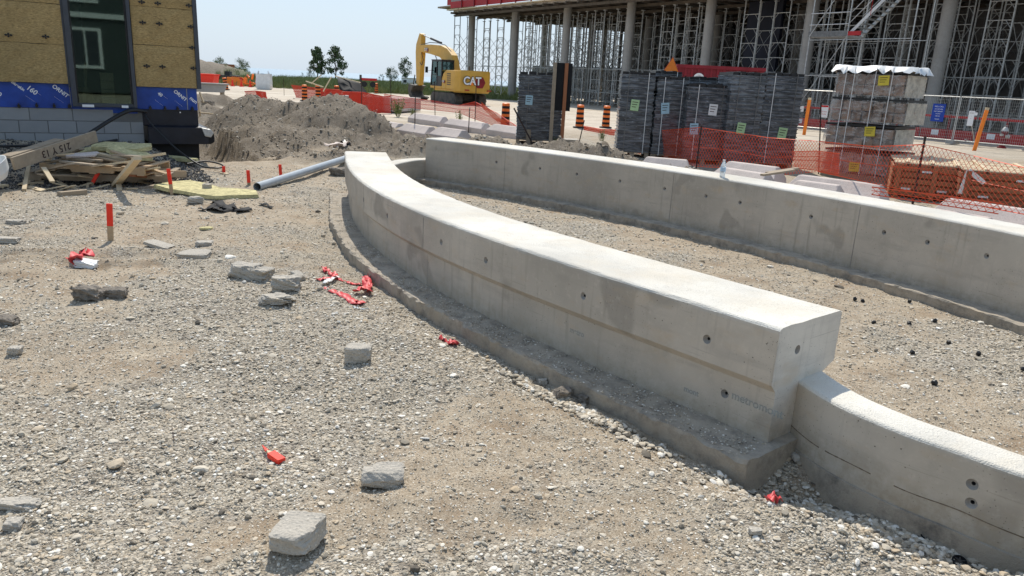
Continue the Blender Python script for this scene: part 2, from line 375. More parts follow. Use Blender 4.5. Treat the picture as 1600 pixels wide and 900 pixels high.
def axis(lo, hi, a, b, st, g):
    mid = np.arange(a, b, st); L = [a]; s = st
    while L[-1] > lo: s *= (1+g); L.append(L[-1]-s)
    Rr = [mid[-1]]; s = st
    while Rr[-1] < hi: s *= (1+g); Rr.append(Rr[-1]+s)
    return np.r_[np.array(L[1:])[::-1], mid, np.array(Rr[1:])]
xs = axis(-330, 330, -2.6, 3.2, .028, .0155); ys = axis(-60, 420, 1.7, 4.6, .028, .0125)
ys = ys[(ys > -60)]; X, Yg = np.meshgrid(xs, ys)
Hh, So = hgt(X, Yg); V = np.c_[X.ravel(), Yg.ravel(), Hh.ravel()]
nx, ny = len(xs), len(ys); I = np.arange(nx*ny).reshape(ny, nx)
Q = np.c_[I[:-1, :-1].ravel(), I[:-1, 1:].ravel(), I[1:, 1:].ravel(), I[1:, :-1].ravel()]
print('terrain', nx, ny, nx*ny)
def ground_mat():
    t = NT('gravelly_dirt'); v = t.co('Object')
    ga = t.n('Attribute'); ga.attribute_name = 'gravel'; sa = t.n('Attribute'); sa.attribute_name = 'soil'
    g = ga.outputs['Fac']; s = sa.outputs['Fac']
    n1 = t.noise(v, 1.3, 6, .6); n2 = t.noise(v, 14, 6, .7); n3 = t.noise(v, 120, 3, .7)
    dirt = t.mix((.23, .165, .10), (.36, .28, .19), t.ramp(n1, [(.35, 0), (.65, 1)]))
    dirt = t.mix(dirt, (.50, .43, .34), t.ramp(n2, [(.5, 0), (.75, .8)]))
    dirt = t.mix(dirt, (.12, .095, .07), t.ramp(n3, [(.55, 0), (.72, .55)]))
    vo = t.vor(v, 95); vo2 = t.vor(v, 42); vo3 = t.vor(v, 210)
    st = t.ramp(vo.outputs['Color'], [(0, (.14, .115, .085)), (.3, (.37, .32, .24)), (.7, (.53, .465, .365)), (1, (.72, .66, .54))])
    st = t.mix(st, (.17, .145, .11), t.ramp(vo.outputs['Distance'], [(.45, 0), (.8, .7)]))  # dark cell edges here and below paint shade into gaps between stones
    st2 = t.ramp(vo2.outputs['Color'], [(0, (.18, .15, .115)), (.5, (.40, .35, .28)), (1, (.60, .55, .46))])
    st2 = t.mix(st2, (.19, .16, .12), t.ramp(vo2.outputs['Distance'], [(.4, 0), (.75, .7)]))
    big = t.ramp(t.noise(v, 9, 3, .6), [(.48, 0), (.56, 1)]); st = t.mix(st, st2, big)
    fine = t.ramp(vo3.outputs['Color'], [(0, (.10, .075, .05)), (.3, (.26, .205, .14)), (.6, (.40, .33, .24)), (1, (.66, .59, .47))])
    dirt = t.mix(dirt, fine, t.ramp(n2, [(.36, .35), (.60, .9)]))
    dirt = t.mix(dirt, (.20, .125, .065), t.ramp(t.noise(v, 2.7, 5, .65), [(.50, 0), (.68, .7)])); dirt = t.mix(dirt, (.56, .49, .37), t.ramp(t.noise(v, 1.9, 5, .7), [(.56, 0), (.74, .55)]))
    gm = t.ramp(t.math('ADD', t.math('MULTIPLY', g, .75), t.math('MULTIPLY', n2, .5)), [(.36, .12), (.72, .95)])
    c = t.mix(dirt, st, gm)
    sc = t.mix((.18, .148, .108), (.33, .28, .215), t.ramp(t.noise(v, 3.2, 6, .7), [(.35, 0), (.65, 1)]))
    v4 = t.vor(v, 16); sc = t.mix(sc, (.42, .39, .34), t.math('MULTIPLY', t.ramp(v4.outputs['Distance'], [(.2, 1), (.32, 0)]), t.ramp(v4.outputs['Color'], [(.6, 0), (.7, .8)])))
    v5 = t.vor(v, 55); sc = t.mix(sc, (.14, .11, .08), t.ramp(v5.outputs['Distance'], [(.35, 0), (.75, .7)]))
    c = t.mix(c, sc, s)
    ro = t.n('Attribute'); ro.attribute_name = 'road'; road = t.mix((.44, .37, .28), (.60, .53, .43), t.ramp(t.noise(t.co('Object', (.35, 1, 1)), .8, 5, .6), [(.35, 0), (.65, 1)]))
    c = t.mix(c, road, ro.outputs['Fac'])
    gr = t.n('Attribute'); gr.attribute_name = 'grassy'; c = t.mix(c, (.09, .12, .045), gr.outputs['Fac'])
    h = t.math('MULTIPLY', t.math('SUBTRACT', 1.0, vo.outputs['Distance']), gm)
    h = t.math('ADD', h, t.math('MULTIPLY', n2, .8)); h = t.math('ADD', h, t.math('MULTIPLY', n3, .35))
    h = t.math('ADD', h, t.math('MULTIPLY', t.math('SUBTRACT', 1.0, v5.outputs['Distance']), t.math('MULTIPLY', s, 2.2)))
    return t.out(c, .95, t.bump(h, .010))
M['ground'] = ground_mat()
gnd = npmesh('ground', V, Q, M['ground'], smooth=180); tag(gnd, kind='structure')
def vattr(o, name, arr):
    a = o.data.attributes.new(name, 'FLOAT', 'POINT'); a.data.foreach_set('value', np.asarray(arr, np.float32).ravel())
xf, yf = X.ravel(), Yg.ravel()
vattr(gnd, 'gravel', gravel(xf, yf)); vattr(gnd, 'soil', So)
grassy = sst(70, 78, yf+10*(vn(xf, yf, .1, 3)-.5))*(1-sst(2, 8, xf))*sst(-46, -40, xf)
vattr(gnd, 'road', sst(24, 33, yf+4*(vn(xf, yf, .2, 8)-.5))*(1-grassy)*(1-np.clip(So.ravel(), 0, 1)))
vattr(gnd, 'grassy', grassy)

# ------------------------------------------------------------------ lake
t = NT('hazed_lake_water'); t.out((.23, .33, .40), .35, t.bump(t.noise(t.co('Object'), .25, 3), .3)); M['lake'] = t.mat  # pale blue puts the distance haze into the water colour
lk = npmesh('lake', np.array([(-30000, 200, -7.2), (30000, 200, -7.2), (30000, 40000, -7.2), (-30000, 40000, -7.2)]), np.array([[0, 1, 2, 3]]), M['lake']); tag(lk, kind='structure')

# ------------------------------------------------------------------ concrete walls
def sweep(name, C, prof, mats, matf, parent=None, jit=None, smooth=None, zoff=0, taper=None):
    C = np.asarray(C); T, N = normals(C); n = len(C); k = len(prof); P = np.array(prof)
    U = np.broadcast_to(P[:, 0], (n, k)).copy(); Z = np.broadcast_to(P[:, 1], (n, k)).copy()
    if jit is not None: du, dz = jit(n, k); U += du; Z += dz
    Vv = np.stack([C[:, None, 0]+N[:, None, 0]*U, C[:, None, 1]+N[:, None, 1]*U, Z+zoff], 2).reshape(-1, 3)
    me = bpy.data.meshes.new(name); I = np.arange(n*k).reshape(n, k); J = np.roll(I, -1, 1)
    Qd = np.c_[I[:-1].ravel(), J[:-1].ravel(), J[1:].ravel(), I[1:].ravel()].tolist(); mi = [matf(i % k) for i in range(len(Qd))]
    Qd += [list(reversed(I[0].tolist())), I[-1].tolist()]; mi += [matf(-1)]*2
    me.from_pydata(Vv.tolist(), [], Qd); me.update()
    for m in mats: me.materials.append(m)
    me.polygons.foreach_set('material_index', mi)
    o = bpy.data.objects.new(name, me); COL.objects.link(o)
    if parent: o.parent = parent
    bm = bmesh.new(); bm.from_mesh(me); bmesh.ops.recalc_face_normals(bm, faces=bm.faces); bm.to_mesh(me); bm.free()
    if smooth: me.shade_smooth(); me.set_sharp_from_angle(angle=R_(smooth))
    return o
def arc(cx, cz, r, a0, a1, n=4): return [(cx+r*math.cos(R_(a0+(a1-a0)*i/n)), cz+r*math.sin(R_(a0+(a1-a0)*i/n))) for i in range(n+1)]
ZT, WD = .60, .58
prof = [(.045, -.03), (.045, .265), (.04, .272), (.006, .305), (0, .312), (0, ZT-.03)]+arc(.028, ZT-.028, .028, 180, 90)[1:]+[(.10, ZT+.002), (.2, ZT), (.3, ZT+.002), (.42, ZT)]+arc(WD-.022, ZT-.022, .022, 90, 0)+[(WD, .33), (WD-.005, .325), (.44, .27), (.435, .26), (.435, -.03)]
def jt(n, k):
    s = np.linspace(0, 9, n)[:, None]; kk = np.arange(k)[None, :]
    return (vn(s+kk*0, kk*0.0+s*0, 3, 1)-.5)*.004+(vn(s, kk*1.0, 11, 2)-.5)*.0025, (vn(s, kk*.7, 9, 4)-.5)*.004*(np.array(prof)[None, :, 1] > .5)
tops = set(range(6, 16))
def cut_holes(o, holes):                    # real recesses for the form ties: a shallow cone, then a narrow bore
    for mt, dep, rad in ((M['ringc'], (.03, -.002, -.015), (.045, .0225, .0125)), (M['hole'], (.02, -.01, -.07), (.0085, .0085, .0085))):
        mb = MB()
        for p, nrm in holes:
            p = Vector(p); nn = Vector(nrm).normalized(); mb.path([p+nn*d for d in dep], rad, 14)
        c = mb.build('cutter', mt); md = o.modifiers.new('holes', 'BOOLEAN'); md.operation = 'DIFFERENCE'; md.object = c; md.solver = 'EXACT'
        try: md.material_mode = 'TRANSFER'
        except Exception: pass
        dg = bpy.context.evaluated_depsgraph_get(); me = bpy.data.meshes.new_from_object(o.evaluated_get(dg)); o.modifiers.clear(); o.data = me
        bpy.data.objects.remove(c)
def at_curve(C, f, u, z):
    T, N = normals(C); i = int(f*(len(C)-1)); p = C[i]+N[i]*u; return Vector((p[0], p[1], z)), Vector((-N[i][0], -N[i][1], 0)), Vector((T[i][0], T[i][1], 0))
seat = thing('seat_wall', 'long curved pale concrete bench wall with overhanging top in the foreground', 'concrete wall', (0, 0, 0))
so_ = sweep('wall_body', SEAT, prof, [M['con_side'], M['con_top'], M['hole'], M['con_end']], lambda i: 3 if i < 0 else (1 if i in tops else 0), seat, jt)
def nearest(C, p):
    return float(((C-np.array([p.x, p.y]))**2).sum(1).argmin())/(len(C)-1)
hl = []
for px, py, z in ((1076, 538, .43), (881, 468, .43), (753, 407, .43), (682, 379, .43), (607, 337, .43), (568, 312, .43), (1140, 611, .16)):
    f = nearest(SEAT, G(px, py, z)); p, n_, t_ = at_curve(SEAT, f, 0 if z > .3 else .045, z); hl.append((p, n_))
p, n_, t_ = at_curve(SEAT, 1, .19, .46); hl.append((p, t_))
cut_holes(so_, hl)
sm = MB()
for f in (.20, .385, .60):
    for z0, z1, u in ((.01, .262, .0445), (.315, .565, -.0005)):
        a, n_, t_ = at_curve(SEAT, f, u, z0); b, _, _ = at_curve(SEAT, f, u, z1); sm.bar(a, b, .004, .004)
sm.build('form_seam', M['ringc'], seat)

ZB, WB = .66, .52
profb = [(0, -.05), (0, .30), (0, ZB-.03)]+arc(.03, ZB-.03, .03, 180, 90)[1:]+[(.2, ZB), (.36, ZB)]+arc(WB-.03, ZB-.03, .03, 90, 0)+[(WB, .3), (WB, -.05)]
bw = thing('planter_wall', 'tall curved concrete wall behind the bench wall, with bottle on top', 'concrete wall', (0, 0, 0))
bo = sweep('wall_body', BACK, profb, [M['con_side'], M['con_top'], M['hole']], lambda i: 1 if 3 <= i <= 12 else 0, bw, None)
hl = []
for px, py in ((771, 254), (832, 264), (906, 272), (977, 282), (1057, 293), (1120, 305), (1172, 316), (1275, 338), (1388, 363), (1455, 378), (1540, 400)):
    f = nearest(BACK, G(px, py, .42)); p, n_, t_ = at_curve(BACK, f, 0, .42); hl.append((p, n_))
cut_holes(bo, hl)
sm = MB()
for px in (820, 1040, 1322):
    f = nearest(BACK, G(px, 250+(px-820)*.2, .45)); a, _, _ = at_curve(BACK, f, -.0005, .0); b, _, _ = at_curve(BACK, f, -.0005, .62); sm.bar(a, b, .006, .004)
sm.build('form_seam', M['ringc'], bw)
ZL, WL = .285, .215
def lowprof(z, w, lo=-.3): return [(0, lo), (0, 0), (0, z-.024)]+arc(.024, z-.024, .024, 180, 90)[1:]+[(w/2, z+.003)]+arc(w-.03, z-.03, .03, 90, 0)+[(w, 0), (w, lo)]
pl = lowprof(ZL, WL)
lw = thing('low_wall', 'low curved concrete wall running off to the lower right from the bench end', 'concrete wall', (0, 0, 0))
lo_ = sweep('wall_body', LOWN, pl, [M['con_side'], M['con_top'], M['hole']], lambda i: 1 if 3 <= i <= 11 else 0, lw, None)
hl = []
for px, py, z in ((1502, 771, .17), (1494, 806, .09)):
    f = nearest(LOWN, G(px, py, z)); p, n_, t_ = at_curve(LOWN, f, 0, z); hl.append((p, n_))
cut_holes(lo_, hl)
ff = sweep('footing', LOWN[8:], [(-.012, -.32), (-.012, -.055), (.02, -.05), (.02, -.32)], [M['con_foot']], lambda i: 0, lw)
lb = thing('low_wall', 'low curved concrete wall joining the far ends of the bench and tall wall', 'concrete wall', (0, 0, 0))
sweep('wall_body', LOWB, lowprof(.30, .26), [M['con_side'], M['con_top']], lambda i: 1 if 3 <= i <= 11 else 0, lb, None)
# footings: cast against the ground, ragged edge
def fj(n, k):
    s = np.linspace(0, 9, n)[:, None]; kk = np.arange(k)[None, :]
    return (vn(s+0*kk, s*0+0*kk, 2.2, 8)-.5)*.03+(vn(s+0*kk, kk*1.0, 14, 9)-.5)*.030, (vn(s, kk*1.0, 16, 6)-.5)*.022-(kk > 1)*0
FT = SEAT.copy(); T_, N_ = normals(SEAT); FT = np.vstack([SEAT[:1]-T_[:1]*.12, SEAT, SEAT[-1:]+T_[-1:]*.05]); FT = smooth_curve(FT[::10], 620, 5, (0, .06))
foot = sweep('wall_footing', FT, [(-.20, -.32), (-.208, -.012), (-.196, .0), (-.17, .001), (-.12, -.004), (-.05, .002), (.3, 0), (.60, 0), (.61, -.32)], [M['con_foot']], lambda i: 0, None, fj)
foot.parent = seat
FB = smooth_curve(BACK[::10], 420, 3, (.05, 0))
sm = MB()
for i_ in range(14, len(LOWN)-6, 2):                    # board mark left by the formwork
    if vn(np.array([i_*.13]), np.array([0.]), 1, 5)[0] > .42:
        a, _, _ = at_curve(LOWN, i_/(len(LOWN)-1), -.0008, .035+.004*math.sin(i_*.11)); b, _, _ = at_curve(LOWN, (i_+2)/(len(LOWN)-1), -.0008, .035+.004*math.sin((i_+2)*.11)); sm.bar(a, b, .002, .0025+.003*rnd.random())
tag(sm.build('board_mark', M['stain'], lw), kind='stuff')
fb = sweep('wall_footing', FB, [(-.20, -.3), (-.205, -.012), (-.19, -.002), (-.1, -.004), (.3, 0), (.7, 0), (.7, -.3)], [M['con_foot']], lambda i: 0, bw, fj)
# ------------------------------------------------------------------ loose stone
def pebble_mesh(name, seed, sub=1, flat=.65, ang=.25):
    bm = bmesh.new(); bmesh.ops.create_icosphere(bm, subdivisions=sub, radius=1); r = np.random.RandomState(seed)
    ax = r.rand(3)*.5+.75; pl_ = [(Vector(r.randn(3)).normalized(), .55+.3*r.rand()) for _ in range(5)]
    for v in bm.verts:
        for n_, d_ in pl_:
            e = v.co.dot(n_)-d_
            if e > 0: v.co -= n_*e*.85
        v.co *= 1+ang*(r.rand()-.5)*.5
        v.co.x *= ax[0]; v.co.y *= ax[1]; v.co.z *= ax[2]*flat
    me = bpy.data.meshes.new(name); bm.to_mesh(me); bm.free(); return me
def stone_mat(name, stops, rough=.85):
    t = NT(name); v = t.co('Object'); oi = t.n('ObjectInfo')
    c = t.ramp(oi.outputs['Random'], stops); c = t.mix(c, (.28, .23, .17), t.ramp(t.noise(v, 1.6, 4, .7), [(.5, 0), (.8, .55)]))
    return t.out(c, rough)
GS = [(0, (.11, .095, .075)), (.10, (.27, .235, .18)), (.3, (.47, .415, .325)), (.55, (.58, .52, .42)), (.72, (.46, .36, .24)), (.87, (.70, .65, .55)), (1, (.84, .80, .72))]
M['pebble'] = stone_mat('loose_stone', GS)
M['darkst'] = stone_mat('dark_stone', [(0, (.035, .035, .035)), (.5, (.08, .078, .075)), (.85, (.14, .135, .13)), (1, (.3, .29, .27))])
def inst_group(objs_col, matl):
    g = bpy.data.node_groups.new('scatter', 'GeometryNodeTree')
    g.interface.new_socket('Geometry', in_out='INPUT', socket_type='NodeSocketGeometry'); g.interface.new_socket('Geometry', in_out='OUTPUT', socket_type='NodeSocketGeometry')
    N = g.nodes; L = g.links; i = N.new('NodeGroupInput'); o = N.new('NodeGroupOutput'); ip = N.new('GeometryNodeInstanceOnPoints')
    ci = N.new('GeometryNodeCollectionInfo'); ci.inputs['Collection'].default_value = objs_col; ci.inputs['Separate Children'].default_value = True; ci.inputs['Reset Children'].default_value = True
    def na(nm, ty):
        a = N.new('GeometryNodeInputNamedAttribute'); a.data_type = ty; a.inputs['Name'].default_value = nm; return a.outputs[0]
    L.new(i.outputs[0], ip.inputs['Points']); L.new(ci.outputs[0], ip.inputs['Instance']); ip.inputs['Pick Instance'].default_value = True
    L.new(na('idx', 'INT'), ip.inputs['Instance Index']); L.new(na('rot', 'FLOAT_VECTOR'), ip.inputs['Rotation']); L.new(na('scl', 'FLOAT_VECTOR'), ip.inputs['Scale'])
    L.new(ip.outputs[0], o.inputs[0]); return g
def variants(name, meshes):
    c = bpy.data.collections.new(name)
    for i, me in enumerate(meshes): c.objects.link(bpy.data.objects.new('%s_source_%02d' % (name, i), me))
    return c
def scatter(name, pts, scl, rot, col, nvar, matl=None, parent=None):
    me = bpy.data.meshes.new(name); n = len(pts); me.vertices.add(n); me.vertices.foreach_set('co', np.asarray(pts, np.float32).ravel())
    for nm, ty, arr, key in (('idx', 'INT', NR.randint(0, nvar, n), 'value'), ('rot', 'FLOAT_VECTOR', rot, 'vector'), ('scl', 'FLOAT_VECTOR', scl, 'vector')):
        a = me.attributes.new(nm, ty, 'POINT'); a.data.foreach_set(key, np.asarray(arr, np.int32 if ty == 'INT' else np.float32).ravel())
    o = bpy.data.objects.new(name, me); COL.objects.link(o); o['kind'] = 'stuff'
    md = o.modifiers.new('scatter', 'NODES'); md.node_group = inst_group(col, matl)
    if parent: o.parent = parent
    return o
pm = [pebble_mesh('pebble_shape', 100+i, 2 if i < 3 else 1, .36+.05*i) for i in range(7)]
for m_ in pm:
    m_.materials.append(M['pebble'])
    if len(m_.vertices) > 60: m_.shade_smooth()
pcol = variants('pebble', pm)
def on_ground(x, y, clearance=True):
    ds, sd, al = dist_curve(x, y, SEAT); db, sb, ab = dist_curve(x, y, BACK); dl, sl_, _ = dist_curve(x, y, LOWN); dk, sk_, _ = dist_curve(x, y, LOWB)
    on = ~((sd > -.245) & (sd < .62) & (np.abs(al) < .12) & (ds < .7)) & ~((sb > -.22) & (sb < .7) & (np.abs(ab) < .12) & (db < .8)) & ~((sl_ > -.01) & (sl_ < .23) & (dl < .3)) & ~((sk_ > -.05) & (sk_ < .3) & (dk < .35))
    return on
def field(n, x0, x1, y0, y1, smin, smax, dens, pw=2.0, sink=.25):
    # more stones close by, fewer far off; dens(x,y) thins them
    y = y0+(y1-y0)*NR.rand(n); x = x0+(x1-x0)*NR.rand(n)
    k = (np.abs(x) < .85*y+.9) & (NR.rand(n) < dens(x, y)); x, y = x[k], y[k]; k = on_ground(x, y); x, y = x[k], y[k]
    z, so2 = hgt(x, y); s = smin+(smax-smin)*NR.rand(len(x))**pw
    return np.c_[x, y, z+s*.2], s
P1, S1 = [], []
wetd = lambda lo, hi: (lambda x, y: np.clip(lo+(hi-lo)*gravel(x, y), 0, 1))
for args in ((190000, -3.6, 4.2, 1.2, 4.6, .0022, .0055, wetd(.75, 1.0)), (60000, -3.6, 4.2, 1.2, 4.6, .0055, .0115, wetd(.04, 1.0)),
             (90000, -6.0, 6.0, 4.6, 8.0, .0045, .0105, wetd(.35, .95)), (60000, -8.0, 7.5, 8.0, 13.5, .007, .015, wetd(.3, .8)),
             (22000, -4, 5, 1.2, 6, .009, .017, wetd(.03, .8)), (2300, -6, 6, 1.5, 12, .016, .032, wetd(.2, .6)), (260, -5, 5, 2.2, 12, .03, .055, wetd(.25, .6))):
    p_, s_ = field(*args); P1.append(p_); S1.append(s_)
# crumbs lying on the two footings
T_, N_ = normals(SEAT)
n = 9000; i_ = NR.randint(0, len(SEAT), n); u_ = -.21+.245*NR.rand(n)**.8; c_ = SEAT[i_]+N_[i_]*u_[:, None]+NR.randn(n, 2)*.004
k = NR.rand(n) < sst(.35, .7, fbm(c_[:, 0], c_[:, 1], 3, 3, 30)+.25*(i_ > 330)); s_ = (.002+.0055*NR.rand(n)**2.5)[k]; P1.append(np.c_[c_[k], s_*.4]); S1.append(s_)
# spill of stone in the hollow and along the last metres of footing
n = 5200; a = NR.randn(n)*.30; b = NR.randn(n)*.14; x = 1.62+a*.8+b*.6; y = 2.86-a*.6+b*.8; k = on_ground(x, y); x, y = x[k], y[k]; s_ = .006+.014*NR.rand(len(x))**2
P1.append(np.c_[x, y, hgt(x, y)[0]+s_*.6]); S1.append(s_)
n = 2600; x = .36+NR.randn(n)*.20; y = 3.90-(x-.36)*1.15+NR.randn(n)*.045-.03; k = on_ground(x, y); x, y = x[k], y[k]; s_ = .004+.02*NR.rand(len(x))**3
P1.append(np.c_[x, y, hgt(x, y)[0]+s_*.6]); S1.append(s_)
P1 = np.vstack(P1); S1 = np.concatenate(S1)
print('pebbles', len(P1))
n = len(P1); scl = S1[:, None]*(1+.35*(NR.rand(n, 3)-.5)); rot = np.c_[NR.randn(n, 2)*.14, NR.rand(n)*6.28]
scatter('gravel', P1, scl, rot, pcol, 7)
# clods and stones on the dug soil and piles
n = 90000; y = 12.5+20*NR.rand(n)**1.1; x = -12+16*NR.rand(n); z, so2 = hgt(x, y); k = (so2 > .25) & (NR.rand(n) < .75) & on_ground(x, y); x, y, z = x[k], y[k], z[k]; s_ = .008+.034*NR.rand(len(x))**5
M['clod'] = stone_mat('soil_clod', [(0, (.20, .165, .12)), (.4, (.31, .26, .195)), (.8, (.42, .365, .285)), (1, (.62, .58, .5))])
cm = [pebble_mesh('clod_shape', 300+i, 1, .5, .5) for i in range(5)]
for m_ in cm: m_.materials.append(M['clod'])
n = len(x); scatter('loose_soil', np.c_[x, y, z+s_*.1], s_[:, None]*(1+.5*(NR.rand(n, 3)-.5)), np.c_[NR.randn(n, 2)*.3, NR.rand(n)*6.28], variants('clod', cm), 5)
# dark crushed stone against the block wall
n = 16000; u_ = -7+6.9*NR.rand(n); w_ = -2.6+2.55*NR.rand(n); x = BC[0]+BA[0]*u_+BN[0]*w_; y = BC[1]+BA[1]*u_+BN[1]*w_
k = NR.rand(n) < sst(-2.9, -1.6, w_+.6*(fbm(x, y, 1, 2, 3)-.5))*(1-.7*sst(-.9, -.3, w_)); x, y = x[k], y[k]; s_ = .010+.016*NR.rand(len(x))**2
dm = [pebble_mesh('dark_stone_shape', 400+i, 1, .7, .5) for i in range(4)]
for m_ in dm: m_.materials.append(M['darkst'])
n = len(x); scatter('dark_crushed_stone', np.c_[x, y, hgt(x, y)[0]+s_*.4], s_[:, None]*(1+.5*(NR.rand(n, 3)-.5)), NR.rand(n, 3)*6.28, variants('dark_stone', dm), 4)
# ------------------------------------------------------------------ plain materials
M['wool'] = None
def wool_mat(name, c, fine=38):
    t = NT(name); v = t.co('Object'); m = t.co('Object', (1, 1, 3.0))
    n1 = t.noise(m, fine*.6, 8, .8); n2 = t.noise(v, 1.4, 5, .7); n3 = t.noise(v, 150, 3, .7)
    col = t.mix([x*.48 for x in c], [x*1.5 for x in c], t.ramp(n1, [(.34, 0), (.66, 1)])); col = t.mix(col, [x*.62 for x in c], t.ramp(n2, [(.48, 0), (.75, .6)]))
    col = t.mix(col, [x*1.7 for x in c], t.ramp(n3, [(.6, 0), (.75, .5)]))
    return t.out(col, .95, t.bump(t.math('ADD', n1, t.math('MULTIPLY', n3, .5)), .006))
M['wool'] = wool_mat('mineral_wool', (.38, .27, .12))
M['wool_y'] = wool_mat('yellow_wool', (.54, .48, .25), 20)
M['blue'] = mat('blue_membrane', (.012, .055, .30), .35, .3, 3, .004, 12)
M['membrane'] = mat('black_membrane', (.012, .014, .022), .42, .4, 3, .004, 9)
M['cmu'] = mat('grey_block', (.27, .28, .29), .9, .16, 3, .003, 120, dirt=.35, dc=(.30, .27, .22), rnd_=.12)
M['mortar'] = mat('mortar', (.16, .16, .155), .95, .1)
M['dkalu'] = mat('dark_frame_aluminium', (.055, .062, .075), .4, .1)
M['white'] = mat('white_print', (.80, .80, .80), .6, .05)
M['plast_w'] = mat('white_plastic', (.72, .72, .70), .4, .1, 5, .004, 20)
M['black'] = mat('black_plastic', (.018, .018, .019), .4, .3, 12)
M['blackm'] = mat('black_matte', (.012, .012, .013), .8, .3, 12)
M['rebar'] = mat('rusty_rebar', (.045, .030, .025), .8, .4, 20)
M['wood'] = mat('fresh_lumber', (.46, .33, .20), .8, .28, 3, .002, 30, stretch=(6, 1.2, 6), dirt=.3, dc=(.22, .17, .12), rnd_=.25)
M['woodg'] = mat('weathered_lumber', (.35, .28, .20), .85, .3, 3, .002, 30, stretch=(6, 1.2, 6), dirt=.4, dc=(.16, .13, .10), rnd_=.25)
M['woodp'] = mat('pale_lumber', (.62, .50, .33), .8, .2, 3, .002, 30, stretch=(6, 1.2, 6), rnd_=.2)
M['ink'] = mat('marker_ink', (.05, .03, .025), .8)
M['fred'] = mat('fluorescent_red_paint', (.86, .045, .02), .55, .15, 12, .001)
M['ribbon'] = mat('red_flagging_plastic', (.74, .03, .045), .35, .25, 9, .004, 14)
M['forange'] = mat('orange_paint', (.90, .24, .03), .6, .12, 8)
M['drum'] = mat('orange_drum_plastic', (.80, .17, .025), .45, .15, 4)
M['rubber'] = mat('black_rubber', (.02, .02, .02), .75, .3)
M['pvc'] = mat('grey_pvc', (.36, .40, .43), .35, .1, 4, dirt=.3, dc=(.33, .28, .22))
M['rail'] = mat('bright_rail_steel', (.62, .62, .60), .5, .15, 8)
M['soffit'] = mat('shadowed_form_timber', (.11, .09, .07), .9, .3, 3)  # timber colour darkened to stand for the shade under the deck
M['steel'] = mat('galvanised_steel', (.48, .48, .46), .45, .25, 8, metal=.35)
M['steeld'] = mat('dull_scaffold_steel', (.17, .17, .165), .55, .3, 8, metal=.3)
M['redp'] = mat('red_formwork_paint', (.42, .02, .022), .55, .3, 2, rnd_=.2)
M['redd'] = mat('dark_red_paint', (.22, .012, .02), .5, .25, 2)
M['darkw'] = mat('dark_sheet_wall', (.012, .014, .026), .6, .4, .6)
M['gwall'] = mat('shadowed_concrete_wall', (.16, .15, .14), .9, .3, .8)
M['yel'] = mat('machine_yellow', (.60, .33, .04), .42, .10, 2.5, dirt=.22, dc=(.42, .32, .18))
M['mdark'] = mat('dark_machine_steel', (.045, .043, .04), .7, .4, 4, dirt=.5, dc=(.25, .20, .15))
M['net'] = mat('orange_netting', (.72, .10, .035), .6, .1)
M['netd'] = mat('red_netting', (.62, .06, .03), .6, .1)
M['brown'] = mat('brown_crate_wood', (.30, .12, .055), .8, .35, 2, .002, 30, rnd_=.3)
M['ribbon'] = mat('red_flagging_plastic', (.60, .035, .045), .5, .35, 9, .004, 14, dirt=.3, dc=(.55, .30, .25))
M['ply'] = mat('plywood', (.50, .41, .30), .8, .2, 2)
def glassm(name, tint, refl=.08):
    t = NT(name); t.b.inputs['Alpha'].default_value = 1
    tr = t.n('BsdfTransparent'); tr.inputs[0].default_value = (*tint, 1); gl = t.n('BsdfGlossy'); gl.inputs['Roughness'].default_value = .02; gl.inputs[0].default_value = (.6, .8, .75, 1)
    mx = t.n('MixShader'); fr = t.n('Fresnel'); fr.inputs[0].default_value = 1.5
    t.l(t.math('MULTIPLY_ADD', fr.outputs[0], 1.0, refl), mx.inputs[0]); t.l(tr.outputs[0], mx.inputs[1]); t.l(gl.outputs[0], mx.inputs[2]); t.l(mx.outputs[0], t.t.nodes['Material Output'].inputs[0]); return t.mat
M['glass'] = glassm('window_glass', (.62, .68, .63), .05)
M['cabglass'] = glassm('cab_glass', (.25, .42, .42), .10)

# ------------------------------------------------------------------ building at the left
RB = math.atan2(.515, .857)
bd = thing('unfinished_building', 'unfinished building corner clad in brown mineral wool over blue membrane, with tall window', 'building', (BC[0], BC[1], 0), RB)
def wool_panel(x0, x1, z0, z1, y0=-.10, y1=.0):
    m = MB(); a, b = x1-x0, z1-z0; nx_, nz_ = max(2, int(a/.1)), max(2, int(b/.1))
    for j in range(nz_+1):
        for i in range(nx_+1):
            x = x0+a*i/nx_; z = z0+b*j/nz_; e = i in (0, nx_) or j in (0, nz_)
            m.v.append((x+(rnd.random()-.5)*.006*e, y0+.012*(rnd.random()-.5)+(.012 if e else 0), z+(rnd.random()-.5)*.008*e))
    W_ = nx_+1
    for j in range(nz_):
        for i in range(nx_): m.f.append((j*W_+i, j*W_+i+1, (j+1)*W_+i+1, (j+1)*W_+i)); m.m.append(0)
    m.b2((x0+.002, y0+.012, z0+.002), (x1-.002, y1, z1-.002))
    return m.build('wool_board', M['wool'], bd)
zs = [1.25, 1.93, 2.54, 3.15]
for i in range(3): wool_panel(-.92, .03, zs[i]+.003, zs[i+1]-.003)
for x0, x1 in ((-3.10, -1.88), (-4.4, -3.11), (-5.7, -4.41)):
    for i in range(3): wool_panel(x0+.002, x1-.002, (1.25, 1.85, 2.46, 3.07)[i]+.003, (1.25, 1.85, 2.46, 3.07)[i+1]-.003)
m = MB(); m.b2((.0, .0, 1.25), (.095, 9, 3.12)); m.build('side_wool', M['wool'], bd)
m = MB(); m.b2((.033, -.108, 1.245), (.10, -.003, 3.12)); m.build('corner_trim', M['dkalu'], bd)
fm = MB()
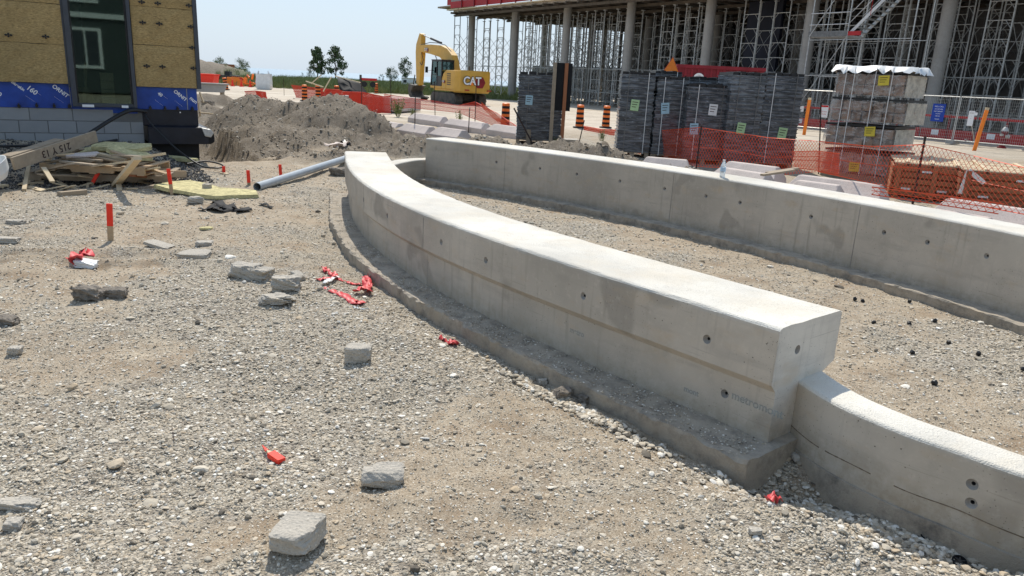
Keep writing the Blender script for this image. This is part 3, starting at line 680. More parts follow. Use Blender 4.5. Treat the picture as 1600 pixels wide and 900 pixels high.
for a in range(4):
    c, s_ = math.cos(a*math.pi/2), math.sin(a*math.pi/2); e_ = .058 if a % 2 == 0 else .036; fm.prism([(0, 0, 0), (e_*.6*c-.017*s_, 0, e_*.6*s_+.017*c), (e_*c, 0, e_*s_), (e_*.6*c+.017*s_, 0, e_*.6*s_-.017*c)], (0, -.006, 0))
fm.lathe([(.012, 0), (.012, .008)], 8, (0, 0, 0)); fast0 = None
for x, z in ((-2.64, 1.95), (-2.15, 1.96), (-.74, 2.60), (-.5, 2.60), (-.02, 2.61), (-.75, 2.28), (-.5, 2.28), (-.01, 2.27), (-.01, 1.93), (-.74, 1.59), (-.5, 1.59), (-.01, 1.59)):
    if fast0 is None: fast0 = fm.build('wool_fastener', M['black'], bd, loc=(x, -.112, z))
    else: piece(fast0, bd, (x, -.112, z))
# blue self-adhered membrane
m = MB(); m.b2((-5.7, -.03, .86), (-1.88, 0, 1.247)); m.b2((-1.88, -.02, .80), (-.93, 0, .90)); m.build('blue_membrane', M['blue'], bd)
m = MB(); m.b2((-.925, -.03, .88), (.03, 0, 1.247)); m.b2((.0, .0, .6), (.03, 3, 1.25)); m.build('blue_membrane', M['blue'], bd)
MB().b2((-.14, -.034, .885), (-.128, -.03, 1.245)).build('membrane_lap', M['cmu'], bd); MB().b2((-1.905, -.034, .88), (-1.895, -.03, 1.24)).build('membrane_lap', M['cmu'], bd)
clip = MB(); clip.b2((-.02, -.05, 0), (.02, 0, .045)); clip.b2((-.007, -.06, .01), (.007, 0, .07)); cl0 = None
for x in (-2.62, -2.38, -2.14, -1.93, -.73, -.5, -.3, -.06):
    if cl0 is None: cl0 = clip.build('anchor_clip', M['black'], bd, loc=(x, -.03, .855))
    else: piece(cl0, bd, (x, -.03, .87))
for i, (tx, x, z, sz, ) in enumerate((('160', -2.42, 1.13, .105), ('Blueskin', -2.60, 1.19, .06), ('ORNIT', -2.03, 1.13, .085), ('160', -2.9, 1.08, .1), ('40', -.56, 1.13, .075), ('ORNIT', -.24, 1.12, .08), ('nun', -.03, 1.05, .09))):
    text(tx, sz, M['white'], 'membrane_print', bd, (x, -.0315, z), (R_(90), R_(40), 0), .0006, bold=.002)
ln = MB()
for x, z in ((-2.42, 1.13), (-2.03, 1.13), (-.56, 1.13), (-.24, 1.12)):
    for k in (-1, 1):
        p = Vector((x-.05+.045*k, -.0315, z-.03+k*.055)); ln.bar(p, p+Vector((.12, 0, -.10)), .0015, .006, up=(0, 1, 0))
tag(ln.build('small_print', M['white'], bd), kind='stuff')
# masonry: block by block, running bond
bm_ = {}
def block(L, h):
    k = (round(L, 3), round(h, 3))
    if k not in bm_:
        q = MB(); q.b2((0, -.012, 0), (L, .15, h)); o = q.build('concrete_block', M['cmu'], bd, bevel=.004); bm_[k] = o; return o
    return piece(bm_[k], bd, (0, 0, 0))
for r in range(5):
    z0 = .665-.2*r+.0; x = -.86-(.2 if r % 2 else 0)
    if r == 0: x = -1.30
    if r % 2 and r > 0: block(.19, .19).location = (-1.05, -.01, z0)
    xx = x
    for k in range(11):
        L = .39
        if r == 0:
            L = .59
            if k > 7: break
        o = block(L, .19); o.location = (xx-L, -.01+(rnd.random()-.5)*.004, z0); xx -= L+.01
m = MB(); m.b2((-5.7, -.012, -.3), (-.86, .1, .853)); m.build('mortar_bed', M['mortar'], bd)
# waterproofed corner with its stepped footing
m = MB(); m.b2((-.86, -.02, .60), (.03, 3, .90)); m.build('waterproof_membrane', M['membrane'], bd, bevel=.01)
m = MB(); m.prism([(-.78, -.02, .62), (.05, -.02, .60), (.05, -.16, .56), (-.80, -.16, .58)], (0, 0, -.005)); m.b2((-.80, -.16, .30), (.16, 3.0, .585)); m.build('footing_step', M['membrane'], bd, bevel=.015)
m = MB(); m.prism([(-.80, -.02, .3), (.02, -.02, .3), (.0, -.04, -.3), (-.42, -.04, -.3)], (0, 2.8, 0)); m.build('lower_membrane', M['blackm'], bd, bevel=.015)
m = MB(); m.prism([(.05, -.19, .59), (.20, -.19, .56), (.25, -.19, .49), (.20, -.19, .42), (.10, -.19, .44)], (0, .5, 0)); m.build('foil_flashing', M['steel'], bd, bevel=.01)
m = MB(); m.prism([(.10, -.15, .45), (.26, -.15, .50), (.27, -.15, .34), (.20, -.15, .30), (.12, -.15, .30)], (0, .9, 0)); m.build('rolled_membrane_edge', M['blackm'], bd, bevel=.02)
m = MB(); m.lathe([(.012, 0), (.012, .01)], 10); o = m.build('white_cap', M['white'], bd, loc=(-.26, -.025, .835)); o.rotation_euler = (R_(90), 0, 0)
# tall window
wd_ = thing('x', None, None); bpy.data.objects.remove(wd_)
m = MB(); x0, x1, z0, z1 = -1.88, -.93, .90, 3.1
m.b2((x0, -.13, z0), (x0+.075, .02, z1)); m.b2((x1-.055, -.13, z0), (x1, .02, z1)); m.b2((x0+.075, -.12, z0), (x1-.055, .02, z0+.055)); m.b2((x0-.03, -.10, z0+.3), (x0, -.0, z1)); 
wf = m.build('window_frame', M['dkalu'], bd, bevel=.004)
m = MB(); m.b2((x0+.075, -.06, z0+.055), (x1-.055, -.054, z1)); m.build('window_glass', M['glass'], wf)
m = MB(); m.b2((x0+.078, -.09, z0+.056), (x0+.10, -.062, z1)); m.b2((x1-.085, -.09, z0+.056), (x1-.058, -.062, z1)); m.build('inner_bead', M['black'], wf)
for x, w_ in ((-1.66, .17), (-1.12, .10)):
    m = MB(); m.b2((x-w_/2, -.145, z0-.005), (x+w_/2, -.121, z0+.035)); m.build('white_shim', M['white'], bd)
# what stands behind the glass
MB().b2((-5.7, -.1, 3.15), (.09, 9, 3.35)).build('roof_slab', M['con_col'], bd)
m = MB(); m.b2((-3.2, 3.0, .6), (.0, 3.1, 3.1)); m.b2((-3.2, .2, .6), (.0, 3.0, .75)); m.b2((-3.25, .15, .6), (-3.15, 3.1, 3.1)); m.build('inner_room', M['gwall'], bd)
m = MB()
for k in range(5): m.b2((-1.42, .55, .75+.14*k), (-1.22, .8, .88+.14*k))
m.build('carton_pile', M['ply'], bd)
m = MB(); m.b2((-1.86, .02, .76), (-1.8, .05, 3.05)); m.bar((-1.72, .3, .8), (-1.62, .35, 1.6), .05, .05); m.bar((-1.5, .4, .8), (-1.75, .5, 1.25), .04, .14); m.build('stored_lumber', M['woodg'], bd)
m = MB(); m.prism([(-1.8, .18, 2.6), (-1.62, .18, 2.6), (-1.68, .18, 1.2), (-1.80, .18, 1.2)], (0, .03, 0)); m.build('hanging_sheet', M['membrane'], bd)

# the finished block of flats across the street, mirrored in the tall window
rb = thing('apartment_building', 'teal apartment building with white window frames mirrored in the tall window', 'building', (4.0, -17, 0), R_(31))
m = MB(); m.b2((-9, -6, 0), (9, 0, 11)); m.build('wall', mat('teal_siding', (.06, .075, .075), .7, .1), rb)
wfm = MB(); 
for a, b, c, d in ((-.75, -.6, -1, 1), (.6, .75, -1, 1), (-.6, .6, .85, 1), (-.6, .6, -1, -.85), (-.04, .04, -.85, .85)): wfm.b2((a, 0, c), (b, .08, d))
wfo = None
for x in (-6.5, -3.2, 0, 3.2, 6.5):
    for z in (2.2, 5.4, 8.6):
        if wfo is None:
            wfo = wfm.build('window', M['white'], rb, loc=(x, .0, z)); q = MB(); q.b2((-.6, -.05, -.85), (.6, .03, .85)); wpo = q.build('pane', M['dkalu'], wfo)
        else:
            o = piece(wfo, rb, (x, 0, z)); c = wpo.copy(); COL.objects.link(c); c.parent = o
m = MB()
for z in (3.8, 7.0, 10.4): m.b2((-9, 0, z-.12), (9, .14, z+.12))
m.build('belt_trim', M['white'], rb)

# hose and cable hanging from the sill
o = MB().path([tuple(v) for v in catmull([Vector((BC[0], BC[1], 0))+Vector((BA[0]*u+BN[0]*w, BA[1]*u+BN[1]*w, z)) for u, w, z in ((-.80, -.10, .84), (-1.05, -.22, .86), (-1.35, -.40, .72), (-1.75, -.75, .48), (-2.1, -1.1, .28))], 6)], .033, 8).build('corrugated_hose', M['black'], smooth=60)
tag(o, 'thick black hose sloping from the window sill down behind the lumber pile', 'hose')
o = MB().path([tuple(v) for v in catmull([Vector((BC[0], BC[1], 0))+Vector((BA[0]*u+BN[0]*w, BA[1]*u+BN[1]*w, z)) for u, w, z in ((-.84, -.12, .84), (-.80, -.25, .72), (-.62, -.40, .48), (-.38, -.7, .22), (-.1, -1.0, .02), (.1, -1.15, -.0), (.25, -1.0, .0), (.22, -.7, .02), (-.0, -.6, .05), (-.3, -.8, .03))], 8)], .014, 8).build('cable', M['black'], smooth=60)
tag(o, 'thin black cable dropping from the sill and looping on the ground by the corner', 'cable')
m = MB(); m.path([tuple(v) for v in catmull([Vector((BC[0], BC[1], 0))+Vector((BA[0]*u+BN[0]*w, BA[1]*u+BN[1]*w, z)) for u, w, z in ((-5, -.95, .22), (-3.5, -.85, .30), (-2.6, -.8, .33), (-1.7, -.75, .36), (-1.3, -.5, .40))], 6)], .02, 8)
tag(m.build('drain_pipe', M['black'], smooth=60), 'thin black pipe lying along the gravel bank below the block wall', 'pipe')

# ------------------------------------------------------------------ scrap heap in front of the building
def plank(name, label, cat, p, q, w, h, mt='woodg', up=(0, 0, 1), group=None, parent=None):
    p, q = Vector(p), Vector(q); c = (p+q)/2; o = MB().bar(p-c, q-c, w, h, up=up).build(name, M[mt], parent, loc=c, bevel=.002)
    return tag(o, label, cat, group)
def gz(px, py, dz=0.0):
    p = G(px, py, 0)
    for _ in range(6): p = G(px, py, hz(p.x, p.y))
    return p+Vector((0, 0, dz))
def wood_pallet(label, loc, rz, group=None, w=1.2, d=1.0, mt='wood', rot=None, top=7):
    t = thing('wooden_pallet', label, 'pallet', loc, rz, group, rot)
    for y in (-d/2+.02, 0, d/2-.02):
        m = MB(); m.b2((-w/2, y-.019, .017), (w/2, y+.019, .055)); m.b2((-w/2, y-.019, .055), (w/2, y+.019, .107))
        m = MB(); poly = [(-w/2, 0, .017), (-w/2+.2, 0, .017), (-w/2+.22, 0, .055), (-w/2+.42, 0, .055), (-w/2+.44, 0, .017), (w/2-.44, 0, .017), (w/2-.42, 0, .055), (w/2-.22, 0, .055), (w/2-.2, 0, .017), (w/2, 0, .017), (w/2, 0, .107), (-w/2, 0, .107)]
        m.prism([(a, y-.019, c) for a, b, c in poly], (0, .038, 0)); m.build('stringer', M[mt], t)
    sl = None
    for k in range(top):
        x = -w/2+.05+(w-.1)*k/(top-1)
        if sl is None: sl = MB().box((0, 0, 0), (.095, d, .017)).build('deck_board', M[mt], t, loc=(x, 0, .116))
        else: piece(sl, t, (x, 0, .116), (rnd.random()-.5)*.01)
    for k in range(3): piece(sl, t, (-w/2+.06+(w-.12)*k/2, 0, .0085))
    return t
c0 = G(195, 285, .0)
wood_pallet('broken brown pallet at the bottom of the scrap lumber heap', (-6.15, 11.10, hz(-6.15, 11.1)+.02), R_(14), mt='woodg', w=1.9, d=.9)
wood_pallet('notched timber pallet lying on top of the broken pallet', (-6.05, 10.95, hz(-6.05, 10.95)+.20), R_(3), mt='wood', w=1.45, d=.9)
def seg(p1, z1, p2, z2, y1=None, y2=None):
    return G(p1[0], p1[1], z1), G(p2[0], p2[1], z2)
a, b = G(22, 258, .28), G(150, 213, .63)
a = D(20, 256, 9.9); b = D(150, 213, 11.3)
t = thing('marked_plank', 'long grey plank with handwritten figures, leaning across the scrap lumber heap', 'plank', a)
d = (b-a); L = d.length; d.normalize(); sx = d.cross(Vector((0, 0, 1))).normalized(); up_ = sx.cross(d).normalized()
t.rotation_euler = Matrix((d, -sx, up_)).transposed().to_euler()
MB().b2((0, -.02, -.085), (L, .02, .085)).build('board', M['woodg'], t, bevel=.002)
MB().b2((.02, .021, .065), (L*.62, .19, .10)).build('top_board', M['woodg'], t, bevel=.002)
text('215 Y 13', .14, M['ink'], 'handwriting', t, (L*.48, -.0215, .0), (R_(90), R_(180), 0), .0006, bold=.002)
plank('plank', 'pale board end standing on the heap behind the marked plank', 'plank', D(70, 250, 10.6), D(88, 223, 11.2), .14, .03, 'woodp')
bits = [((35, 290), (37, 255), .05, .03, 'pale splintered stake standing at the left of the scrap heap', 'woodp', .0, .40), ]
def lay(px1, px2, w, h, label, mt='woodg', z1=.02, z2=.02, name='lumber_offcut', cat='lumber offcut', group=None, flat=True):
    p, q = gz(*px1), gz(*px2); p.z += z1; q.z += z2
    return plank(name, label, cat, p, q, w, h, mt, group=group)
lay((93, 306), (133, 302), .09, .06, 'short square grey offcut on the gravel below the pallets')
lay((35, 290), (68, 289), .05, .05, 'splintered wedge of wood left of the short square offcut', 'woodp')
lay((38, 299), (48, 284), .05, .03, 'cracked pale stick leaning at the far left of the heap', 'woodp', .02, .22)
lay((0, 294), (11, 293), .10, .05, 'pale timber end lying at the left edge of the scrap', 'woodp')
lay((180, 293), (217, 268), .09, .05, 'split pale timber leaning on the pallets from the right', 'woodp', .03, .17)
lay((184, 293), (213, 272), .05, .04, 'brown splinter propped beside the split pale timber', 'wood', .02, .10)
lay((218, 298), (245, 292), .09, .035, 'short grey board lying right of the split timber')
lay((240, 277), (290, 277), .05, .10, 'orange-brown timber on edge right of the lumber heap', 'wood', .05, .05)
lay((205, 276), (242, 279), .14, .12, 'dark brown timber block at the right end of the pallets', 'brown', .06, .06)
lay((62, 275), (120, 279), .12, .02, 'thin brown board under the left end of the pallets', 'woodg', .02, .04)
lay((62, 283), (215, 287), .10, .02, 'long thin board lying under the broken pallet', 'woodg', .05, .06)
lay((120, 284), (170, 262), .03, .02, 'thin lath sloping across the pallets', 'woodp', .10, .36)
lay((345, 271), (356, 273), .06, .02, 'small wood chip on dirt by the red stakes', 'woodp', .01, .01)
hp = [((128, 262), (205, 252), 'pale splintered board lying across the top of the notched pallet', 'woodp', 10.6), ((150, 246), (208, 256), 'brown board slanting down the right half of the heap', 'wood', 10.9), ((96, 252), (150, 258), 'grey board wedged under the marked plank', 'woodg', 10.5), ((60, 268), (112, 256), 'dark board end showing left of the notched pallet', 'woodg', 10.4),
      ((215, 268), (246, 262), 'short pale stick on the right shoulder of the heap', 'woodp', 10.8), ((68, 262), (82, 284), 'broken pale slat hanging down at the left of the heap', 'woodp', 10.2), ((175, 240), (215, 244), 'thin lath on the yellow wool slabs', 'woodp', 11.2), ((100, 244), (128, 233), 'thin grey lath behind the marked plank', 'woodg', 11.2), ((228, 262), (262, 272), 'brown board sloping off the right end of the heap', 'wood', 10.8)]
for (a_, b_, l_, m_, d_) in hp:
    p_, q_ = D(*a_, d_), D(*b_, d_-.25); plank('broken_board', l_, 'board', p_, q_, rnd.uniform(.06, .11), .022, m_)
spl = None
for k in range(22):
    p_ = gz(rnd.uniform(30, 250), rnd.uniform(279, 300)); p_.z += rnd.uniform(.01, .05)
    if spl is None: spl = MB().box((0, 0, 0), (.22, .035, .016), None).build('wood_splinter', M['woodp'], loc=p_); tag(spl, 'short wood splinter scattered before the scrap lumber heap', 'splinter', 'wood splinters scattered before the scrap heap')
    else: c = spl.copy(); COL.objects.link(c); c.location = p_; c.scale = (rnd.uniform(.5, 1.9), rnd.uniform(.7, 2), 1); c.rotation_euler = (rnd.uniform(-.3, .3), rnd.uniform(-.35, .35), rnd.uniform(-1.2, 1.2))
for k, l_ in enumerate(('board sticking out of the heap between the two pallets', 'twisted slat lying on the pallets below the yellow wool', 'thick offcut resting on the left end of the notched pallet', 'broken slat lying on the right end of the notched pallet', 'split board propped behind the notched pallet', 'grey board lying across both pallets', 'short plank on edge on top of the pallets')):
    x_ = -6.7+.24*k+rnd.uniform(-.1, .1); a_ = rnd.uniform(-.7, .7); L_ = rnd.uniform(.25, .5); z_ = hz(x_, 10.8)+.36+.03*k*.5; c_ = Vector((x_, 10.75+rnd.uniform(-.2, .2), z_)); d_ = Vector((math.cos(a_), math.sin(a_)*.6, rnd.uniform(-.25, .25)))*L_
    plank('broken_board', l_, 'board', c_-d_, c_+d_, rnd.uniform(.05, .10), rnd.uniform(.018, .035), ('woodp', 'wood', 'woodg')[k % 3])
def batt(label, c, size, rz, tilt=(0, 0), mt='wool_y', name='wool_batt', seed=0, poly=None):
    n = 14; r = np.random.RandomState(seed); m = MB(); out = []
    for i in range(n):
        a = 2*math.pi*i/n; k = 1/max(abs(math.cos(a)), abs(math.sin(a))); k *= .82+.22*r.rand(); out.append((math.cos(a)*k*size[0]/2, math.sin(a)*k*size[1]/2))
    if poly: out = poly; n = len(poly)
    zt = [size[2]*(1+.25*(r.rand()-.5)) for _ in range(n)]
    vs = [(x, y, 0) for x, y in out]+[(x*.98, y*.98, z) for (x, y), z in zip(out, zt)]+[(x*.55, y*.55, size[2]*(1.05+.3*(r.rand()-.5))) for x, y in out]+[(0, 0, size[2]*1.1)]
    fs = [tuple(range(n-1, -1, -1))]+[(i, (i+1) % n, n+(i+1) % n, n+i) for i in range(n)]+[(n+i, n+(i+1) % n, 2*n+(i+1) % n, 2*n+i) for i in range(n)]+[(2*n+i, 2*n+(i+1) % n, 3*n) for i in range(n)]
    m.add(vs, fs); o = m.build(name, M[mt], loc=c); o.rotation_euler = (tilt[0], tilt[1], rz)
    return tag(o, label, 'wool batt')
c = gz(320, 300); pl_ = [gz(240, 299)-c, gz(262, 305)-c, gz(290, 306)-c, gz(312, 309)-c, gz(338, 314)-c, gz(358, 311)-c, gz(405, 309)-c, gz(402, 305)-c, gz(372, 300)-c, gz(345, 298)-c, gz(322, 292)-c, gz(296, 287)-c, gz(270, 290)-c]
batt('large torn yellow wool batt lying flat on the gravel by a red stake', c+Vector((0, 0, .0)), (1, 1, .05), 0, seed=3, poly=[(p.x, p.y) for p in pl_])
batt('long yellow wool strip beside the cable at the building corner', gz(250, 250, .02), (1.5, .26, .06), R_(-12), seed=4)
batt('yellow wool slab on top of the heap behind the marked plank', D(150, 237, 11.6), (.9, .42, .06), R_(12), (R_(6), R_(-12)), seed=5)
batt('yellow wool slab at the right top of the scrap heap', D(190, 232, 11.5), (.9, .5, .05), R_(4), (R_(5), 0), seed=6)
batt('pale yellow wool slab draped over the right end of the notched pallet', D(203, 243, 11.2), (.6, .5, .06), R_(-15), (0, R_(14)), seed=7)
batt('scrap of yellow wool on the gravel by the tall red stake', gz(322, 358), (.14, .10, .02), .3, seed=8)
batt('torn whitish sheet on the front of the scrap heap', D(128, 243, 10.7), (.50, .18, .02), R_(9), (R_(14), R_(-6)), 'con_pink', 'crumpled_sheet', 9)['category'] = 'sheet'
batt('white plaster chunk lying on the large wool batt', gz(324, 300, .05), (.13, .10, .06), .4, mt='con_rough', name='plaster_chunk', seed=10)['category'] = 'rubble'
o = MB().lathe([(.0, 0), (.20, .02), (.26, .10), (.30, .24), (.285, .24), (.24, .11), (.0, .05)], 24).build('plastic_tub', M['plast_w'], smooth=50); o.location = G(-12, 285, .05); o.rotation_euler = (R_(20), R_(-14), 0); tag(o, 'white plastic tub cut off by the left edge of the picture', 'tub')
o = MB().tube((-.16, 0, .04), (.16, .02, .05), .032, 10).build('pipe_offcut', M['pvc'], smooth=40); o.location = gz(219, 256, .02); o.rotation_euler = (0, 0, R_(50)); tag(o, 'short grey pipe offcut at the right of the scrap heap', 'pipe')

# ------------------------------------------------------------------ survey stakes
def stake(px, py, ht, label, lean=(0, 0), red=.6, w=.045):
    p = gz(px, py); t = thing('survey_stake', label, 'stake', p, R_(rnd.uniform(-15, 15)), 'red-topped wooden stakes', (R_(lean[0]), R_(lean[1]), R_(rnd.uniform(-15, 15))))
    MB().b2((-w/2, -.011, -.08), (w/2, .011, ht*(1-red))).build('bare_wood', M['wood'], t, bevel=.001)
    MB().b2((-w/2-.0006, -.0116, ht*(1-red)), (w/2+.0006, .0116, ht)).build('painted_top', M['fred'], t, bevel=.001)
    return t
stake(173, 376, .37, 'nearest and tallest red-topped stake, upright in the gravel at the left', (0, 3), .6, .052)
stake(269, 305, .36, 'red-topped stake driven in beside the large yellow wool batt', (0, -4), .58)
stake(141, 292, .27, 'red-topped stake leaning right in front of the scrap lumber', (0, 32), .7)
stake(350, 271, .12, 'short red stake farthest left on the dirt near the trench', (0, 0), .9)
stake(389, 287, .20, 'short red stake between the wool batt and the grey pipe', (0, -2), .92)
stake(439, 277, .21, 'red stake with pebbles at its foot behind the grey pipe', (0, -3), .9)
t = thing('broken_stake', 'broken red stake lying flat on the gravel in the foreground', 'stake', gz(432, 720, .016), R_(-42))
MB().b2((-.045, -.019, -.012), (.045, .019, .012)).build('painted_end', M['fred'], t, bevel=.001)
MB().prism([(-.045, -.013, -.006), (-.045, .012, -.006), (-.085, .0, -.006)], (0, 0, .012)).build('split_wood', M['woodp'], t)
MB().prism([(-.085, -.006, -.004), (-.08, .009, -.004), (-.145, .012, -.004)], (0, 0, .007)).build('red_splinter', M['fred'], t)
# ------------------------------------------------------------------ rubble
def chunk(label, px, py, size, rz, seed, tilt=(0, 0), mt='con_rough', rough=.05, name='concrete_chunk', dz=0, cat='concrete chunk', keep=.0):
    n = 12; r = np.random.RandomState(seed); bm = bmesh.new(); bmesh.ops.create_cube(bm, size=2); bmesh.ops.subdivide_edges(bm, edges=bm.edges[:], cuts=n, use_grid_fill=True)
    pl_ = [(Vector(r.randn(3)).normalized(), 1.02+.25*r.rand()) for _ in range(7)]
    for v in bm.verts:
        for n_, d_ in pl_:
            e = v.co.dot(n_)-d_
            if e > 0: v.co -= n_*e
        l = max(abs(v.co.x), abs(v.co.y), abs(v.co.z)); s2 = sum(1 for c in v.co if abs(c) > .93)
        if s2 >= 2: v.co *= (.97-.07*r.rand())
        q = v.co*2.1; k = vn(q.x+q.z*1.3, q.y-q.z, 1.0, seed % 11)-.5; k2 = vn(q.x*3+q.z*4.3, q.y*3.3-q.z*3, 1.0, seed % 7)-.5; v.co *= 1+k*rough*2.4+k2*(.05+rough*.6)+(r.rand()-.5)*(.012+rough*.4)
        v.co.x *= size[0]/2; v.co.y *= size[1]/2; v.co.z *= size[2]/2
    me = bpy.data.meshes.new(name); bm.to_mesh(me); bm.free(); me.materials.append(M[mt]); me.shade_smooth(); me.set_sharp_from_angle(angle=R_(18))
    p = gz(px, py); o = bpy.data.objects.new(name, me); COL.objects.link(o); o.location = p+Vector((0, 0, size[2]*.40+dz)); o.rotation_euler = (R_(tilt[0]), R_(tilt[1]), R_(rz)); return tag(o, label, cat)
chunk('square broken paver piece nearest the camera at the bottom', 466, 850, (.155, .17, .085), -14, 21, (3, -4), dz=.01, rough=.03)
chunk('flat grey concrete chunk right of the broken red stake', 598, 757, (.17, .11, .07), 8, 22, (8, 4), dz=.015, rough=.05)
chunk('squarish concrete chunk standing on the gravel in the middle', 560, 562, (.15, .11, .10), 4, 23, (0, 2), rough=.04)
chunk('small pale brick-shaped chunk above the red ribbon', 466, 436, (.13, .07, .06), -35, 24, (4, 12), rough=.03)
chunk('rounded mossy grey lump left of the red ribbon', 448, 452, (.20, .15, .11), 10, 25, rough=.14)
chunk('crumbling grey lump below the rounded lump', 432, 472, (.22, .12, .06), 10, 26, rough=.22)
chunk('long rough concrete lump, left one of a pair by the stones', 383, 434, (.26, .16, .13), -6, 27, rough=.1)
chunk('broken grey lump touching the right end of the long rough lump', 404, 437, (.22, .14, .11), -20, 28, rough=.18)
chunk('thin flat slab piece lying highest among the left rubble', 249, 386, (.30, .13, .045), -20, 29, (0, 6), rough=.06)
chunk('pale flat slab piece right of the thin one', 305, 403, (.27, .17, .07), 5, 30, (6, 0), rough=.05)
chunk('small flat stone just above the pale slab piece', 319, 384, (.16, .10, .05), 10, 31, rough=.08)
chunk('dark earthy broken block on the left gravel, left half', 138, 466, (.20, .13, .10), -5, 32, rough=.2, mt='clodm') if 'clodm' in M else None
M['earthc'] = mat('earthy_concrete', (.22, .19, .155), .95, .4, 14, .01, 60)
chunk('dark earthy broken block on the left gravel', 140, 467, (.19, .12, .10), -5, 32, rough=.2, mt='earthc')
chunk('flat dark piece joined to the earthy block at the left', 175, 463, (.20, .09, .07), 6, 33, rough=.12, mt='earthc')
chunk('white triangular chunk with red plastic under it', 135, 417, (.17, .13, .07), 15, 34, (0, 8), mt='plast_w', rough=.05)
chunk('flat grey stone cut by the left edge above the tyre track', 8, 378, (.26, .10, .05), 0, 35, rough=.08)
chunk('pale blue-grey stone near the left edge', 25, 553, (.07, .06, .05), 10, 36, rough=.08)
chunk('long white crumbling stone at the lower left edge', 28, 792, (.17, .06, .035), -2, 37, rough=.12)
chunk('rounded stone below the long white stone at lower left', 22, 824, (.06, .05, .035), 10, 38, rough=.1)
chunk('grey stone on the wool batt edge by the black scrap', 306, 316, (.19, .13, .08), 20, 39, rough=.08)
chunk('dark brown clod on the left dirt', 12, 507, (.12, .09, .06), 0, 40, rough=.2, mt='earthc')
chunk('stone with mortar fallen against the bench footing', 878, 624, (.09, .08, .075), 20, 41, (10, 10), rough=.14, mt='earthc')
chunk('small broken concrete lump where the bench footing is chipped', 915, 628, (.08, .05, .05), 50, 51, rough=.15, mt='earthc')
chunk('pale stone lodged under the chipped bench footing', 848, 600, (.05, .04, .035), 10, 52, rough=.12)
chunk('smooth flat stone in the corner of bench end and low wall', 1250, 722, (.09, .055, .03), 5, 42, rough=.05, dz=.02)
chunk('flat stone leaning on the low wall footing', 1307, 770, (.035, .09, .03), 30, 43, (0, 20), rough=.06, dz=.02)
chunk('pale flat stone by the low wall where the shadow ends', 1362, 797, (.08, .05, .02), -20, 44, rough=.06, dz=.01)
chunk('pale angular stone beside the back wall footing at right', 1545, 500, (.16, .12, .07), 10, 45, rough=.1)
chunk('dark grey flat stone in the lower right foreground', 1180, 833, (.05, .035, .025), 10, 46, rough=.06)
chunk('small grey stone left of the pale slab rubble', 26, 350, (.17, .10, .05), 0, 47, rough=.12)
chunk('grey stone resting near the grey pipe far end', 535, 274, (.40, .2, .14), 0, 48, rough=.16, mt='earthc')
# ------------------------------------------------------------------ litter
def strip(name, label, cat, pts, w, mt, seed=1, twist=.5, thick=.0012):
    r = np.random.RandomState(seed); P = catmull([Vector(p) for p in pts], 7); vs = []; n = len(P)
    for i, p in enumerate(P):
        d = (P[min(i+1, n-1)]-P[max(i-1, 0)]).normalized(); s_ = d.cross(Vector((0, 0, 1))).normalized(); a = twist*math.sin(i*.7+seed)+twist*.5*(r.rand()-.5)
        s_ = Matrix.Rotation(a, 3, d) @ s_; ww = w*(.8+.35*r.rand()); q = p+Vector((0, 0, .006+.008*abs(math.sin(i*1.1+seed))))
        vs += [q-s_*ww/2, q+Vector((0, 0, .010*math.sin(i*1.9+seed))), q+s_*ww/2]
    fs = [(3*i+j, 3*i+j+1, 3*i+j+4, 3*i+j+3) for i in range(n-1) for j in (0, 1)]
    m = MB(); m.add(vs, fs); c = sum(vs, Vector())/len(vs); m.v = [tuple(Vector(v)-c) for v in m.v]; o = m.build(name, M[mt], loc=c, smooth=180)
    md = o.modifiers.new('thick', 'SOLIDIFY'); md.thickness = thick; return tag(o, label, cat) if label else o
def gp(*l): return [gz(x, y) for x, y in l]
rr = thing('red_ribbon', 'tangle of red flagging tape on the gravel beside the bench footing', 'ribbon', gz(545, 450))
def sub(o, par):
    o.parent = par; o.location = o.location-par.location; return o
sub(strip('loose_end', None, None, gp((507, 452), (530, 460), (545, 468), (556, 475), (568, 473)), .075, 'ribbon', 1, .10), rr)
sub(strip('long_strand', None, None, gp((496, 439), (508, 437), (520, 436), (535, 440), (552, 445), (565, 446)), .055, 'ribbon', 2, .25), rr)
sub(strip('twisted_bunch', None, None, [v+Vector((0, 0, .02)) for v in gp((506, 422), (510, 428), (518, 432), (525, 437), (512, 440))], .055, 'ribbon', 3, .7), rr)
sub(strip('twisted_bunch', None, None, [v+Vector((0, 0, .03)) for v in gp((580, 436), (574, 442), (570, 450), (578, 462), (566, 458), (556, 462))], .06, 'ribbon', 4, .7), rr)
sub(strip('twisted_bunch', None, None, [v+Vector((0, 0, .03)) for v in gp((568, 438), (578, 448), (576, 456), (560, 460))], .05, 'ribbon', 6, .8), rr)
sub(strip('pale_fold', None, None, [v+Vector((0, 0, .02)) for v in gp((508, 447), (518, 441), (527, 437))], .05, 'plast_w', 5, .3), rr)
strip('red_scrap', 'crumpled red plastic scrap against the middle of the bench footing', 'plastic scrap', gp((686, 530), (697, 534), (706, 540), (714, 536)), .05, 'ribbon', 7, .9)
strip('red_scrap', 'red plastic scrap tucked behind the white triangular chunk', 'plastic scrap', [v+Vector((0, 0, .03)) for v in gp((112, 417), (120, 409), (130, 402), (140, 405))], .11, 'ribbon', 8, 1.0)
strip('red_scrap', 'small dark red plastic scrap in the shaded hollow at the bench end', 'plastic scrap', [v+Vector((0, 0, .02)) for v in gp((1200, 789), (1208, 787), (1219, 789))], .05, 'ribbon', 9, .9)
